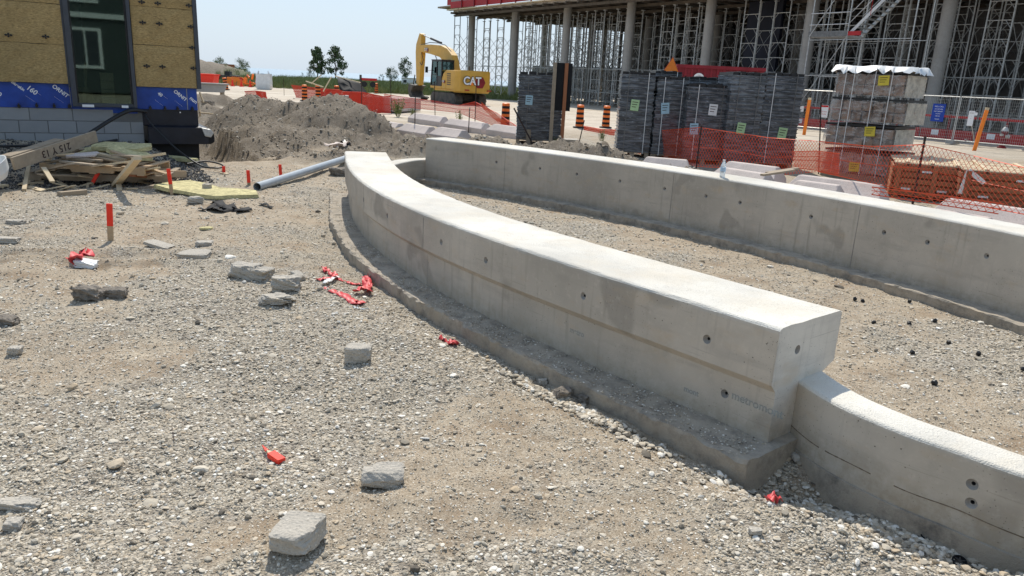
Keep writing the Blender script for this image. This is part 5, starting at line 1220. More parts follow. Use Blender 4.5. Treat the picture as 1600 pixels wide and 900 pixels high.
# dark red container
p = D(1050, 190, 38); p.z = 0; t = thing('waste_container', 'dark red steel container with a white ring emblem behind the stacks', 'container', p, R_(-9))
MB().b2((0, 0, .1), (4.1, 2.4, 2.75)).build('body', M['redd'], t); rb_ = MB().b2((0, -.06, .15), (.1, -.003, 2.7)).build('rib', M['redd'], t, loc=(.05, 0, 0))
for k in range(1, 13): piece(rb_, t, (.05+.305*k, 0, 0))
MB().b2((-.05, -.1, 2.7), (4.15, 2.45, 2.85)).build('top_rim', M['redd'], t)
o = MB().lathe([(.17, 0), (.26, 0), (.26, .02), (.17, .02), (.17, 0)], 24).build('ring_emblem', M['white'], t, loc=(1.05, -.09, 2.22)); o.rotation_euler = (R_(90), 0, 0)
# drums
def drum(label, px, py, d=None, lean=(0, 0), h=.92):
    p = gz(px, py) if d is None else D(px, py, d)
    if d is not None: p.z = hz(p.x, p.y)
    t = thing('traffic_drum', label, 'traffic drum', p, 0, 'orange and black traffic drums', (R_(lean[0]), R_(lean[1]), 0))
    pr = [(.165, .05)]; r = .165
    for k in range(9): z = .05+(h-.07)*k/9; pr += [(r-.004*k*.8, z+.004), (r-.004*k*.8, z+(h-.07)/9-.006)]
    pr += [(.11, h-.01), (0, h)]
    MB().lathe(pr, 20, mfun=lambda i: 1 if ((i-1)//2) % 2 == 1 and i < 19 else 0).build('barrel', [M['drum'], M['blackm']], t, smooth=40)
    MB().lathe([(.26, 0), (.26, .05), (.17, .07), (0, .07)], 18).build('rubber_base', M['rubber'], t); return t
drum('traffic drum nearest the excavator tracks, left of the lone wrapped stack', 789, 201)
drum('left drum of the pair between the panel sign and the wrapped row', 905, 200)
drum('right drum of the pair, beside the wrapped row', 946, 200)
drum('leaning traffic drum on the far road above the trench', 354, 141, lean=(0, -8))
drum('distant traffic drum before the grass, left of the excavator', 588, 146)
drum('traffic drum poking over the spoil pile on its left shoulder', 476, 153, 44)
drum('traffic drum just left of the black tarp', 526, 149, 47)
drum('traffic drum behind the crest of the spoil pile', 497, 151, 45)
# ------------------------------------------------------------------ precast blocks
def pblock(label, a, b, w=.34, h=.45, grp='precast concrete blocks by the netting'):
    a = Vector(a); b = Vector(b); a.z = b.z = 0; L = (b-a).length; c = (a+b)/2; g = hz(c.x, c.y); t = MB(); e = .14
    pr = [(-w, 0), (-w, h*.52), (-w*.15, h), (w*.35, h), (w*.85, h*.55), (w*.85, 0)]; ee = [0, .02, e, e, .05, .0]
    V_ = [(-L/2+q, y, z) for (y, z), q in zip(pr, ee)]+[(L/2-q, y, z) for (y, z), q in zip(pr, ee)]
    t.add(V_, [(i, i+1, 7+i, 6+i) for i in range(5)]+[(5, 4, 3, 2, 1, 0), (6, 7, 8, 9, 10, 11)]+[(5, 0, 6, 11)])
    o = t.build('concrete_block', M['con_pink'], loc=(c.x, c.y, g-.02), bevel=.018); o.rotation_euler = (0, 0, math.atan2(b.y-a.y, b.x-a.x)); return tag(o, label, 'concrete block', grp)
nl = ['farthest precast block in the row beyond the spoil pile', 'second precast block in the row, just beyond the small pallet', 'precast block just above the small pallet in the row', 'nearest precast block in the row, above the far end of the back wall']
for l_, a, b in zip(nl, ((560, 188), (589, 195), (632, 203), (682, 211)), ((586, 194), (628, 202), (677, 210), (728, 218))): pblock(l_, G(*a), G(*b), .30, .42)
c0 = Vector((-4.1, 29.0, 0)); dd = Vector((.58, -.815, 0))
for k in range(3): pblock(['far block of the second row behind the blocks', 'middle block of the second row behind the blocks', 'near block of the second row, left of the lone wrapped stack'][k], c0+dd*(2.75*k), c0+dd*(2.75*k+2.5), .25, .38)
for lb_, a, b in (('precast block behind the gravel mound at the middle', (1000, 240), (1085, 247)), ('precast block with gravel heaped on its right end', (1118, 257), (1210, 271)), ('short precast block just behind the back wall top', (1233, 279), (1325, 291)), ('long precast block under the netting right of the rebar post', (1362, 300), (1568, 331)), ('rear precast block under the net, left one', (1130, 249), (1226, 261)), ('rear precast block under the net, middle one', (1238, 266), (1392, 285)), ('rear precast block cut by the right edge of the picture', (1466, 301), (1690, 332))):
    pblock(lb_, G(*a, .42), G(*b, .42), .27, .44)
# ------------------------------------------------------------------ stacked crates
def crate(label, a, b, h, dep, seed):
    a = Vector(a); b = Vector(b); L = (b-a).length; r = random.Random(seed); t = thing('timber_stack', label, 'timber stack', (a.x, a.y, hz(a.x, a.y)), math.atan2(b.y-a.y, b.x-a.x))
    n = 5; o = None
    for k in range(n):
        z = .06+(h-.1)*k/n; hh = (h-.1)/n-.03
        if o is None: o = MB().b2((0, 0, 0), (L, .03, hh)).build('side_board', M['brown'], t, loc=(0, 0, z), bevel=.003)
        else: piece(o, t, (r.uniform(-.03, .03), r.uniform(-.015, .01), z))
    q = MB().b2((-.04, .035, 0), (.04, .09, h-.03)).build('upright', M['brown'], t, loc=(.08, -.07, 0))
    for x in (L*.5, L-.1): piece(q, t, (x, -.07, 0))
    e = MB().b2((0, 0, 0), (.03, dep, hh)).build('end_board', M['brown'], t, loc=(-.035, 0, .06))
    for k in range(1, n): piece(e, t, (-.035, 0, .06+(h-.1)*k/n))
    MB().b2((.04, .05, .04), (L-.04, dep-.05, h-.06)).build('packed_load', M['brown'], t)
    s_ = None; m_ = int(dep/.16)
    for k in range(m_):
        y = .05+dep*k/m_
        if s_ is None: s_ = MB().b2((0, 0, 0), (L, .11, .022)).build('top_slat', M['woodp'], t, loc=(0, y, h-.03), bevel=.002)
        else: piece(s_, t, (r.uniform(-.03, .03), y, h-.03+r.uniform(0, .006)))
    for k in range(3): MB().bar((L*(.15+.3*k), .05, h+.005), (L*(.25+.3*k), dep, h+.01), .07, .02).build('loose_slat', M['woodp'], t)
    for k in range(4): MB().b2((L*(.12+.22*k), -.012, h*(.25+.5*(k % 2))), (L*(.12+.22*k)+.16, -.004, h*(.25+.5*(k % 2))+.035)).build('paper_scrap', M['swhite'], t)
    return t
a = G(1391, 300); b = G(1486, 309); crate('brown timber stack behind the netting, left one', a, a+(b-a).normalized()*1.35, .66, 2.3, 1)
a = G(1497, 313); b = G(1600, 322); tb_ = crate('brown timber stack with white tape, cut by the right edge', a, a+(b-a).normalized()*2.4, .64, 2.3, 2)
m = MB().bar((.0, -.02, .2), (.06, -.02, .62), .07, .006, up=(0, 1, 0)).build('white_tape', M['swhite'], tb_); MB().bar((.06, -.022, .62), (.34, -.022, .42), .08, .006, up=(0, 1, 0)).build('white_tape', M['swhite'], tb_)
# ------------------------------------------------------------------ rebar posts and orange netting
def rpost(px0, py0, px1, py1, label, r=.014):
    a = G(px0, py0); a.z = hz(a.x, a.y)-.05; b = D(px1, py1, a.y); m = MB(); n = 9; pts = [(b-a)*(k/n) for k in range(n+1)]; m.path(pts, r, 6)
    for k in range(24): c = (b-a)*((k+.5)/24); m.tube(c, c+(b-a).normalized()*.012, r*1.3, 6)
    return tag(m.build('rebar_post', M['rebar'], loc=a), label, 'post', 'rebar posts holding the orange netting')
rpost(1427, 313, 1446, 213, 'thick leaning rebar post right of the brick pallet', .020); rpost(1280, 268, 1283, 160, 'rebar post left of the brick pallet')
rpost(1088, 262, 1096, 196, 'rebar post before the lowest wrapped stack'); rpost(905, 219, 913, 188, 'short rebar post below the pair of drums')
rpost(565, 179, 565, 124, 'rebar post beside the black tarp'); rpost(612, 176, 610, 123, 'rebar post at the end of the netted slabs'); rpost(648, 204, 649, 150, 'rebar post above the small pallet')
rpost(680, 187, 679, 127, 'rebar post in line with the excavator cab'); rpost(732, 204, 734, 168, 'short rebar post below the machine counterweight'); rpost(742, 196, 744, 134, 'rebar post in front of the machine lettering'); rpost(444, 148, 443, 122, 'rebar post on the far road at the left')
rpost(836, 226, 803, 169, 'rebar post fallen leftwards by the lone wrapped stack', .02)
rpost(1020, 240, 1023, 118, 'thin bar between the two left wrapped stacks'); rpost(1067, 243, 1071, 118, 'thin bar right of the blue-labelled stack'); rpost(1117, 248, 1121, 130, 'thin bar at the right side of the lowest stack')
def netting(name, label, top, bot, cell=.055, mt='net', w=.009, parent=None, sag=.0, seed=0):
    r = np.random.RandomState(seed); A = [Vector(p) for p in top]; B = [Vector(p) for p in bot]
    n = len(A); L = [0]
    for i in range(n-1): L.append(L[-1]+((B[i+1]-B[i]).length+(A[i+1]-A[i]).length)/2)
    tot = L[-1]; Hm = sum((a-b).length for a, b in zip(A, B))/n
    def pt(s, v):
        s = min(max(s, 0), tot-1e-6); i = max(j for j in range(n-1) if L[j] <= s); f = (s-L[i])/(L[i+1]-L[i]); a = A[i].lerp(A[i+1], f); b = B[i].lerp(B[i+1], f); p = b.lerp(a, v)
        span = 4*f*(1-f); p.z -= sag*span*v; k = .06*(vn(np.array([s*1.3]), np.array([v*1.5]), 1, seed)[0]-.5)+.03*(vn(np.array([s*5]), np.array([v*2]), 1, seed+1)[0]-.5)
        return p+Vector((.3*k, k, 0))*1.0
    G_ = {}; NS, NV = max(8, int(tot/.12)), 8
    grid = [[pt(tot*i/NS, j/NV) for j in range(NV+1)] for i in range(NS+1)]
    def gp_(s, v):
        a = min(max(s/tot*NS, 0), NS-1e-4); b = min(max(v*NV, 0), NV-1e-4); i, j = int(a), int(b); f, g = a-i, b-j
        return (grid[i][j]*(1-f)+grid[i+1][j]*f)*(1-g)+(grid[i][j+1]*(1-f)+grid[i+1][j+1]*f)*g
    vs, fs = [], []
    def ribbon(path, ww):
        for k in range(len(path)-1):
            a, b = path[k], path[k+1]; d = (b-a)
            if d.length < 1e-5: continue
            d.normalize(); s_ = d.cross(Vector((.25, -1, .1))).normalized()*ww/2; o = len(vs); vs.extend([a-s_, a+s_, b+s_, b-s_]); fs.append((o, o+1, o+2, o+3))
    K = int((tot+Hm)/cell)
    for k in range(-int(Hm/cell)-1, int(tot/cell)+1):
        for sg in (1, -1):
            s0 = k*cell if sg > 0 else k*cell+Hm; pp = []
            for j in range(9):
                v = j/8; s = s0+sg*v*Hm
                if -1e-6 <= s <= tot: pp.append(gp_(s, v))
            ribbon(pp, w)
    for v, ww in ((0, w*1.6), (1, w*1.9), (.5, w*1.1)): ribbon([gp_(tot*k/NS, v) for k in range(NS+1)], ww)
    m = MB(); c = sum(B, Vector())/n; m.add([v-c for v in vs], fs); t = thing('safety_netting', label, 'netting', c); o = m.build('net_mesh', M[mt], t); o['kind'] = 'stuff'; return t
def npts(l): 
    T, B = [], []
    for (tx, ty), (bx, by), bz in l: b = G(bx, by, bz); B.append(b); T.append(D(tx, ty, b.y))
    return T, B
A1 = npts([((962, 204), (960, 232), .0), ((1025, 205), (1030, 246), 0), ((1092, 199), (1088, 260), .02), ((1140, 206), (1135, 262), .1), ((1200, 215), (1195, 276), .05), ((1281, 221), (1278, 268), .35), ((1362, 229), (1360, 286), .42), ((1444, 226), (1430, 300), .45), ((1520, 243), (1512, 318), .45), ((1600, 262), (1590, 333), .45), ((1720, 285), (1700, 352), .45)])
netting('n', 'orange diamond safety netting strung before the wrapped stacks and timber', A1[0], A1[1], .085, 'net', .0085, seed=1)
A2 = npts([((1238, 237), (1240, 262), .2), ((1275, 236), (1275, 266), .3), ((1312, 240), (1312, 275), .4)]); netting('n', 'doubled bright fold of orange netting before the brick pallet', A2[0], A2[1], .065, 'net', .009, seed=2)
A3 = npts([((1362, 292), (1362, 304), .46), ((1450, 303), (1450, 317), .46), ((1568, 318), (1560, 334), .46)]); netting('n', 'loose orange netting spread over the long precast block', A3[0], A3[1], .085, 'net', .008, seed=3)
A4 = npts([((600, 147), (598, 173), 0), ((640, 153), (640, 168), .3), ((680, 158), (680, 172), .3), ((716, 165), (716, 176), .3), ((742, 159), (742, 186), .15), ((775, 176), (775, 197), .05), ((812, 200), (806, 206), .0)]); netting('n', 'sagging orange netting before the excavator tracks', A4[0], A4[1], .10, 'netd', .013, seed=4)
A5 = npts([((536, 143), (528, 166), 0), ((566, 144), (566, 178), 0), ((600, 151), (600, 176), 0), ((611, 150), (611, 176), 0)]); netting('n', 'dense red netting round the slabs beside the black tarp', A5[0], A5[1], .05, 'netd', .016, seed=5)
A6 = npts([((912, 197), (912, 203), .0), ((940, 202), (940, 208), 0), ((962, 203), (960, 212), 0)]); netting('n', 'bunched orange netting between the short post and wrapped row', A6[0], A6[1], .05, 'net', .014, seed=6)
A7 = npts([((752, 160), (752, 166), .8), ((775, 180), (772, 186), .4), ((800, 201), (796, 205), 0)]); netting('n', 'pale strip of netting sloping down left of the first drum', A7[0], A7[1], .05, 'net', .012, seed=7)
A8 = npts([((382, 143), (384, 156), 0), ((400, 142), (402, 157), 0), ((415, 144), (418, 156), 0)]); netting('n', 'red netting strung on the dirt left of the spoil pile', A8[0], A8[1], .07, 'netd', .02, seed=8)
A9 = npts([((455, 133), (462, 152), 0), ((500, 138), (500, 155), 0), ((536, 141), (532, 160), 0)]); netting('n', 'dense red netting behind the crest of the spoil pile', A9[0], A9[1], .07, 'netd', .02, seed=9)
a = G(556, 172, .0); b = G(606, 178, 0); o = MB().b2((-1.4, -1.5, .0), (1.4, 1.5, .62)).build('concrete_slab', M['con_pink'], loc=((a.x+b.x)/2, a.y+1.8, 0), bevel=.03); o.rotation_euler = (0, 0, R_(-14)); tag(o, 'thick pale slab wrapped by the dense red netting', 'concrete slab')
# ------------------------------------------------------------------ excavator
def excavator():
    s = .913; p = D(716, 150, 53.5); t = thing('excavator', 'yellow crawler excavator parked with its arm folded down', 'excavator', (p.x, p.y, -.17), R_(122)); t.scale = (s, s, s); t.rotation_euler = (0, 0, R_(122))
    Y_ = M['yel']; K = M['mdark']
    def track(y):
        m = MB(); R0 = .44; x0, x1 = -1.65, 1.75; pr = []
        for i in range(13): a = math.pi/2+math.pi*i/12; pr.append((x0+R0*math.cos(a), .46+R0*math.sin(a)))
        for i in range(13): a = -math.pi/2+math.pi*i/12; pr.append((x1+R0*math.cos(a), .46+R0*math.sin(a)))
        tr_ = MB().prism([(a, y-.3, b) for a, b in pr], (0, .6, 0)).build('track', K, t, bevel=.02)
        n = len(pr); sh = None
        P = [Vector((a, 0, b)) for a, b in pr]; tot = sum((P[(i+1) % n]-P[i]).length for i in range(n)); acc = 0; k = 0; N = 40
        m = MB()
        for i in range(n):
            a, b = P[i], P[(i+1) % n]; L = (b-a).length
            while k*tot/N < acc+L:
                f = (k*tot/N-acc)/L; c = a.lerp(b, f); d = (b-a).normalized(); nn = Vector((-d.z, 0, d.x)); nn = nn if nn.dot(c-Vector((.05, 0, .46))) > 0 else -nn
                m.bar(c-d*.05+Vector((0, y, 0))+nn*.02, c+d*.05+Vector((0, y, 0))+nn*.02, .6, .05, up=nn); k += 1
            acc += L
        tag(m.build('track_shoe', K, tr_), kind='stuff')
        w_ = MB()
        for x, r in ((x0, .3), (x1, .3), (-1, .16), (-.5, .16), (0, .16), (.5, .16), (1.1, .16)):
            MB().tube((x, y-.33, .46 if r > .2 else .2), (x, y+.33, .46 if r > .2 else .2), r, 16).build('roller', M['mdark'], tr_)
    track(1.0); track(-1.0)
    MB().b2((-1.0, -.75, .35), (1.1, .75, .85)).build('undercarriage', K, t, bevel=.05); MB().lathe([(.62, .85), (.62, 1.06)], 28).build('slew_ring', K, t)
    MB().b2((-2.2, -1.25, 1.04), (1.75, 1.25, 1.22)).build('deck', Y_, t, bevel=.03)
    # counterweight: full-width, curved in plan
    pl_ = [(-1.75, 1.38), (-2.35, 1.38), (-2.66, 1.22), (-2.80, .8), (-2.86, 0), (-2.80, -.8), (-2.66, -1.22), (-2.35, -1.38), (-1.75, -1.38)]
    o = MB(); n = len(pl_); q = []
    for z, k in ((1.0, .93), (1.12, 1.0), (2.1, 1.0), (2.5, .985), (2.58, .95)): q += [(-1.75+(x+1.75)*k, y*(k if k < .97 else 1), z) for x, y in pl_]
    o.add(q, [(r*n+i, (r+1)*n+i, (r+1)*n+i+1, r*n+i+1) for r in range(4) for i in range(n-1)]+[tuple(range(n)), tuple(range(5*n-1, 4*n-1, -1))]+[(r*n, r*n+n-1, (r+1)*n+n-1, (r+1)*n) for r in range(4)]); o.build('counterweight', Y_, t, smooth=32)
    # engine housing with side doors, left and right
    for s_ in (1, -1):
        yb = sorted((s_*.55, s_*1.36)); MB().b2((-1.74, yb[0], 1.2), (-.55, yb[1], 2.55)).build('side_housing', Y_, t, bevel=.05)
        pr = [(-.54, 1.2), (.15, 1.2), (.15, 1.9), (-.1, 2.3), (-.54, 2.55)]; MB().prism([(a, yb[0], b) for a, b in pr], (0, yb[1]-yb[0], 0)).build('side_door', Y_, t, bevel=.04)
        lv = None
        for k in range(6):
            z = 1.5+.15*k
            if lv is None: lv = MB().b2((-1.35, s_*1.362 if s_ > 0 else -1.372, 0), (-.75, s_*1.372 if s_ > 0 else -1.362, .07)).build('vent_louvre', M['black'], t, loc=(0, 0, z))
            else: piece(lv, t, (0, 0, z))
    MB().b2((-1.7, -.55, 1.2), (-.3, .55, 2.45)).build('engine_hood', Y_, t, bevel=.05); MB().tube((-1.1, -.3, 2.4), (-1.1, -.3, 2.9), .06, 10).build('exhaust', K, t)
    MB().b2((.2, -1.36, 1.2), (1.75, -.5, 1.75)).build('tool_box', Y_, t, bevel=.04); MB().b2((.15, .35, 1.2), (2.15, 1.36, 1.4)).build('cab_base', Y_, t, bevel=.03)
    # cab
    cb = MB(); x0, x1, y0, y1, z0, z1 = .2, 1.95, .38, 1.34, 1.38, 3.22; k = .045
    for x, y in ((x0, y0), (x0, y1), (x1+.1, y0), (x1+.1, y1), (1.0, y1)):
        cb.bar((x, y, z0), (min(x, x1-.12) if x > 1.5 else x, y, z1), .09, .09)
    for z in (z0+.03, z1-.03, ):
        for a, b in (((x0, y0, z), (x1-.1, y0, z)), ((x0, y1, z), (x1-.1, y1, z)), ((x0, y0, z), (x0, y1, z)), ((x1-.1, y0, z), (x1-.1, y1, z))): cb.bar(a, b, .09, .09)
    cb.b2((x0-.06, y0-.05, z1), (x1, y1+.05, z1+.08)); cb.b2((x0, y0, z0), (x0+.05, y1, 2.35)); cb.b2((x0, y1-.02, z0), (.95, y1+.02, 2.1)); cb.bar((x1, y1, 2.2), (1.0, y1, 2.2), .05, .05)
    cf = cb.build('cab', M['black'], t)
    gl = MB(); gl.b2((1.05, y1-.012, z0+.06), (x1, y1+.004, z1-.06)); gl.b2((x0+.05, y1-.012, 2.12), (.95, y1+.004, z1-.06)); gl.b2((x0-.004, y0+.06, 2.38), (x0+.01, y1-.06, z1-.06)); gl.prism([(x1+.09, y0+.05, z0+.06), (x1+.09, y1-.05, z0+.06), (x1-.10, y1-.05, z1-.06), (x1-.10, y0+.05, z1-.06)], (.01, 0, 0)); gl.b2((x0+.05, y0-.004, 2.0), (x1-.1, y0+.01, z1-.06))
    gl.build('cab_window', M['cabglass'], cf); MB().b2((.6, .6, 1.4), (1.1, 1.1, 1.85)).b2((.55, .6, 1.85), (.7, 1.1, 2.6)).build('seat', M['blackm'], cf)
    MB().tube((x1+.05, y1+.02, 2.5), (x1+.12, y1+.35, 2.45), .02, 6).b2((x1+.05, y1+.30, 2.3), (x1+.14, y1+.5, 2.75)).build('mirror', M['black'], t)
    # boom, arm, bucket
    fx = lambda a, b: (1+(a-1)*1.27 if a > 1 else a, 1.65+(b-1.65)*.90 if b > 1.65 else b)
    def plate(pr, w, name, mt, y=-.12):
        pr = [fx(*q_) for q_ in pr]; return MB().prism([(a, y-w/2, b) for a, b in pr], (0, w, 0)).build(name, mt, t, bevel=.03)
    plate([(.35, 1.65), (.75, 1.5), (1.35, 2.4), (1.95, 3.25), (2.7, 3.75), (4.1, 4.02), (5.6, 4.22), (6.05, 4.45), (5.95, 4.72), (5.6, 4.85), (4.0, 4.82), (2.6, 4.72), (1.7, 4.45), (1.0, 3.9), (.5, 2.8)], .52, 'boom', Y_)
    plate([(5.55, 5.75), (5.85, 5.85), (6.35, 4.9), (6.42, 4.2), (6.25, 1.45), (6.0, 1.2), (5.75, 1.35), (5.5, 4.0), (5.55, 4.6)], .40, 'arm', Y_)
    def cyl(a, b, f, name='boom_cylinder'):
        a, b = [Vector((fx(q_[0], q_[2])[0], q_[1], fx(q_[0], q_[2])[1])) for q_ in (a, b)]; c = a.lerp(b, f); o = MB().tube(a, c, .09, 12).build(name, M['black'], t, smooth=40); MB().tube(c, b, .045, 10).build('piston_rod', M['steel'], t, smooth=40)
    cyl((2.9, -.12, 4.95), (5.65, -.12, 5.7), .55, 'arm_cylinder'); cyl((1.3, .25, 1.4), (3.1, .25, 3.85), .6); cyl((1.3, -.48, 1.4), (3.1, -.48, 3.85), .6); cyl((6.45, -.12, 4.6), (6.5, -.12, 2.2), .6, 'bucket_cylinder')
    MB().bar((7.98, -.3, 2.1), (8.3, -.3, 1.3), .04, .14).bar((7.98, .06, 2.1), (8.3, .06, 1.3), .04, .14).build('bucket_link', K, t)
    bk = [(5.85, 1.25), (6.85, 1.35), (7.0, .9), (6.8, .35), (6.3, .1), (5.7, .12), (5.45, .3), (5.62, .42), (6.2, .38), (6.5, .75), (6.2, 1.1)]
    plate(bk, 1.1, 'bucket', K)
    tb = MB().prism([(6.87, -.03, .18), (6.87, .03, .18), (6.5, .02, .30), (6.5, -.02, .30)], (0, 0, .07)).build('bucket_tooth', K, t, loc=(0, -.6, 0))
    for k in range(1, 5): piece(tb, t, (0, -.6+.24*k, 0))
    MB().path([(6.4, .2, 3.9), (6.05, .2, 3.3), (6.3, .2, 2.9), (6.7, .2, 3.1)], .03, 6).build('hydraulic_hose', M['black'], t); MB().path([(1.2, .1, 3.95), (2.2, .1, 4.42), (3.5, .1, 4.6), (5.0, .12, 4.66), (6.7, .12, 4.5)], .03, 6).build('hydraulic_hose', M['black'], t)
    hr = MB()
    for y in (-1.2, -.7): hr.tube((.3, y, 1.75), (.3, y, 2.5), .018, 6)
    hr.tube((.3, -1.2, 2.5), (.3, -.7, 2.5), .018, 6); hr.build('hand_rail', M['black'], t)
    # lettering and emblem on the rear and on the boom
    def cat(x, y, z, s_, rot, par):
        e = Euler(rot).to_matrix(); hx = MB().prism([((.43*s_)*math.cos(math.pi*k/3), (.43*s_)*math.sin(math.pi*k/3), 0) for k in range(6)], (0, 0, .012)).build('red_hexagon', M['redd'], par, loc=Vector((x, y, z))+e @ Vector((.60*s_, -.07*s_, .0)))
        hx.rotation_euler = rot; text('CAT', .74*s_, M['black'], 'letter_outline', par, Vector((x, y, z))+e @ Vector((-.02*s_, 0, .016)), rot, .004, bold=.05*s_, sx=.95)
        text('CAT', .74*s_, M['white'], 'lettering', par, Vector((x, y, z))+e @ Vector((-.02*s_, 0, .03)), rot, .004, bold=.018*s_, sx=.95)
        q = MB().prism([(-.13*s_, -.27*s_, 0), (.13*s_, -.27*s_, 0), (0, -.02*s_, 0)], (0, 0, .01)).build('yellow_triangle', M['forange'], par, loc=Vector((x, y, z))+e @ Vector((-.03*s_, 0, .042))); q.rotation_euler = rot
    cat(-2.885, .36, 1.83, 1.05, (R_(90), 0, R_(-90)), t)
    cat(5.6, .15, 4.12, .42, (R_(90), 0, R_(180)), t); cat(-.2, 1.385, 1.72, .28, (R_(90), 0, R_(180)), t)
    for y in (.75, -1.1):
        o = MB().b2((-2.835, y-.18, 1.16), (-2.80, y+.18, 1.24)).build('red_reflector', M['redp'], t)
    o = text('320', .22, M['black'], 'model_number', t, (-2.80, .82, 1.9), (R_(90), 0, R_(-90)), .004)
    return t
excavator()
# ------------------------------------------------------------------ far left: things beside the road
p = gz(325, 157); t = thing('mortar_trough', 'grey concrete mixing trough on legs beside the building corner', 'trough', p, R_(31))
q = [(-.75, .42), (.75, .42), (.9, .80), (-.9, .80)]; MB().prism([(a, -.35, b) for a, b in q], (0, .7, 0)).build('trough', M['con_col'], t, bevel=.02); MB().b2((-1.0, -.42, .80), (1.0, .42, .86)).build('rim', M['con_col'], t, bevel=.01)
lg_ = MB().b2((-.05, -.05, 0), (.05, .05, .46)).build('leg', M['woodg'], t, loc=(-.65, -.3, 0))
for a, b in ((.7, -.3), (-.65, .3), (.7, .3)): piece(lg_, t, (a, b, 0))
p = D(320, 128, 62); p.z = hz(p.x, p.y); t = thing('red_skip', 'bright red bin half hidden behind the building corner', 'bin', p); MB().prism([(-.7, 0, .1), (.6, 0, .1), (.75, 0, .95), (-.8, 0, .95)], (0, 1.2, 0)).build('body', M['fred'], t, bevel=.03); MB().b2((-.85, -.05, .95), (.8, 1.25, 1.05)).build('rim', M['fred'], t)
p = D(413, 134, 64); p.z = hz(p.x, p.y); t = thing('bulk_bag', 'open white bulk bag standing on the far road', 'bag', p, R_(10))
m = MB(); n = 24; vs = []
for z, k in ((0, .9), (.15, 1.02), (.6, 1.05), (.95, .98), (1.15, 1.0)):
    for i in range(n): a = 2*math.pi*i/n; c_ = 1/max(abs(math.cos(a)), abs(math.sin(a)))**.7; vs.append((.62*k*c_*math.cos(a)*(1+.05*rnd.uniform(-1, 1)), .6*k*c_*math.sin(a), z+(.14*rnd.random() if z > 1 else 0)))
m.add(vs, [(r*n+i, r*n+(i+1) % n, (r+1)*n+(i+1) % n, (r+1)*n+i) for r in range(4) for i in range(n)]); m.build('bag_body', M['plast_w'], t, smooth=50)
MB().lathe([(0, 1.0), (.35, .98), (.55, .85)], 16).build('contents', M['black'], t)
for x in (-.5, .45): MB().path([(x, -.3, 1.1), (x*.8, -.1, 1.45), (x, .3, 1.1)], .05, 6).build('lifting_loop', M['plast_w'], t)
p = D(390, 131, 70); p.z = hz(p.x, p.y); t = thing('orange_material_heap', 'heap of orange barriers and cones left of the white bulk bag', 'barrier heap', p)
for k in range(9): x, y, z = rnd.uniform(-1.0, .8), rnd.uniform(-.6, .6), rnd.uniform(.1, .9); MB().bar((x, y, z), (x+rnd.uniform(-.9, .9), y+rnd.uniform(-.4, .4), z+rnd.uniform(0, .7)), .16, .1).build('barrier_rail', M['forange' if k % 3 else 'redp'], t)
for k in range(4): MB().lathe([(.2, 0), (.2, .04), (.13, .05), (.04, .6), (0, .62)], 12).build('cone', M['fred'], t, loc=(-1.3+.8*k, -.7, 0), smooth=40)
p = D(371, 128, 72); p.z = hz(p.x, p.y); t = thing('orange_barrier', 'low orange plastic barrier standing left of the orange heap', 'barrier', p); MB().prism([(-.9, 0, 0), (.9, 0, 0), (.9, .12, .3), (.9, .16, .75), (-.9, .16, .75), (-.9, .12, .3)], (0, .3, 0)); MB().prism([(0, -.25, 0), (0, .25, 0), (0, .09, .35), (0, .08, .75), (0, -.08, .75), (0, -.09, .35)], (1.9, 0, 0)).build('body', M['forange'], t, loc=(-.95, 0, 0), bevel=.02); MB().b2((-.5, -.1, .76), (.5, .1, .8)).build('carry_rail', M['forange'], t)
p = D(358, 124, 76); p.z = hz(p.x, p.y); t = thing('parked_roller', 'small black and grey site roller far down the road', 'roller', p); MB().b2((-.9, -.5, .35), (.9, .5, .9)).build('body', M['mdark'], t, bevel=.05); MB().tube((-.9, -.5, .35), (-.9, .5, .35), .35, 16).build('drum', M['steeld'], t); MB().tube((.9, -.5, .35), (.9, .5, .35), .35, 16).build('drum', M['steeld'], t); MB().b2((-.3, -.3, .9), (.2, .3, 1.25)).build('seat', M['black'], t)
o = MB().b2((-4, -.1, 0), (1.0, .1, .5)).build('brown_wall', M['brown']); p = D(357, 108, 125); o.location = (p.x, p.y, 1.5); tag(o, 'long rusty brown hoarding on the mound below the left trees', 'hoarding')
# timber frame and tarp beyond the spoil pile
t = thing('tarp_lean_to', 'black tarp slung on timber poles beyond the spoil pile', 'tarp', D(552, 146, 43))
b0 = t.location
pts = [((527, 121), 43), ((545, 124), 43.4), ((562, 130), 43.8), ((575, 147), 44), ((560, 147), 42.6), ((545, 144), 42), ((532, 141), 42), ((528, 130), 42.4)]
P = [D(a, b, d)-b0 for (a, b), d in pts]; c = sum(P, Vector())/len(P)+Vector((0, -.25, 0)); vs = [c]+P+[(p+c)/2+Vector((0, .2*rnd.uniform(-1, 1), .1*rnd.uniform(-1, 1))) for p in P]; n = len(P)
m = MB().add(vs, [(0, n+1+i, n+1+(i+1) % n) for i in range(n)]+[(n+1+i, 1+i, 1+(i+1) % n, n+1+(i+1) % n) for i in range(n)]).build('tarp_sheet', M['blackm'], t, smooth=180); md = m.modifiers.new('thick', 'SOLIDIFY'); md.thickness = .02
for (a, b) in (((524, 119), (563, 129)), ((518, 120), (505, 143)), ((502, 117), (486, 131)), ((478, 127), (505, 136)), ((530, 120), (540, 147))):
    MB().bar(D(*a, 43.2)-b0, D(*b, 43.0)-b0, .09, .05).build('pole', M['woodp'], t)
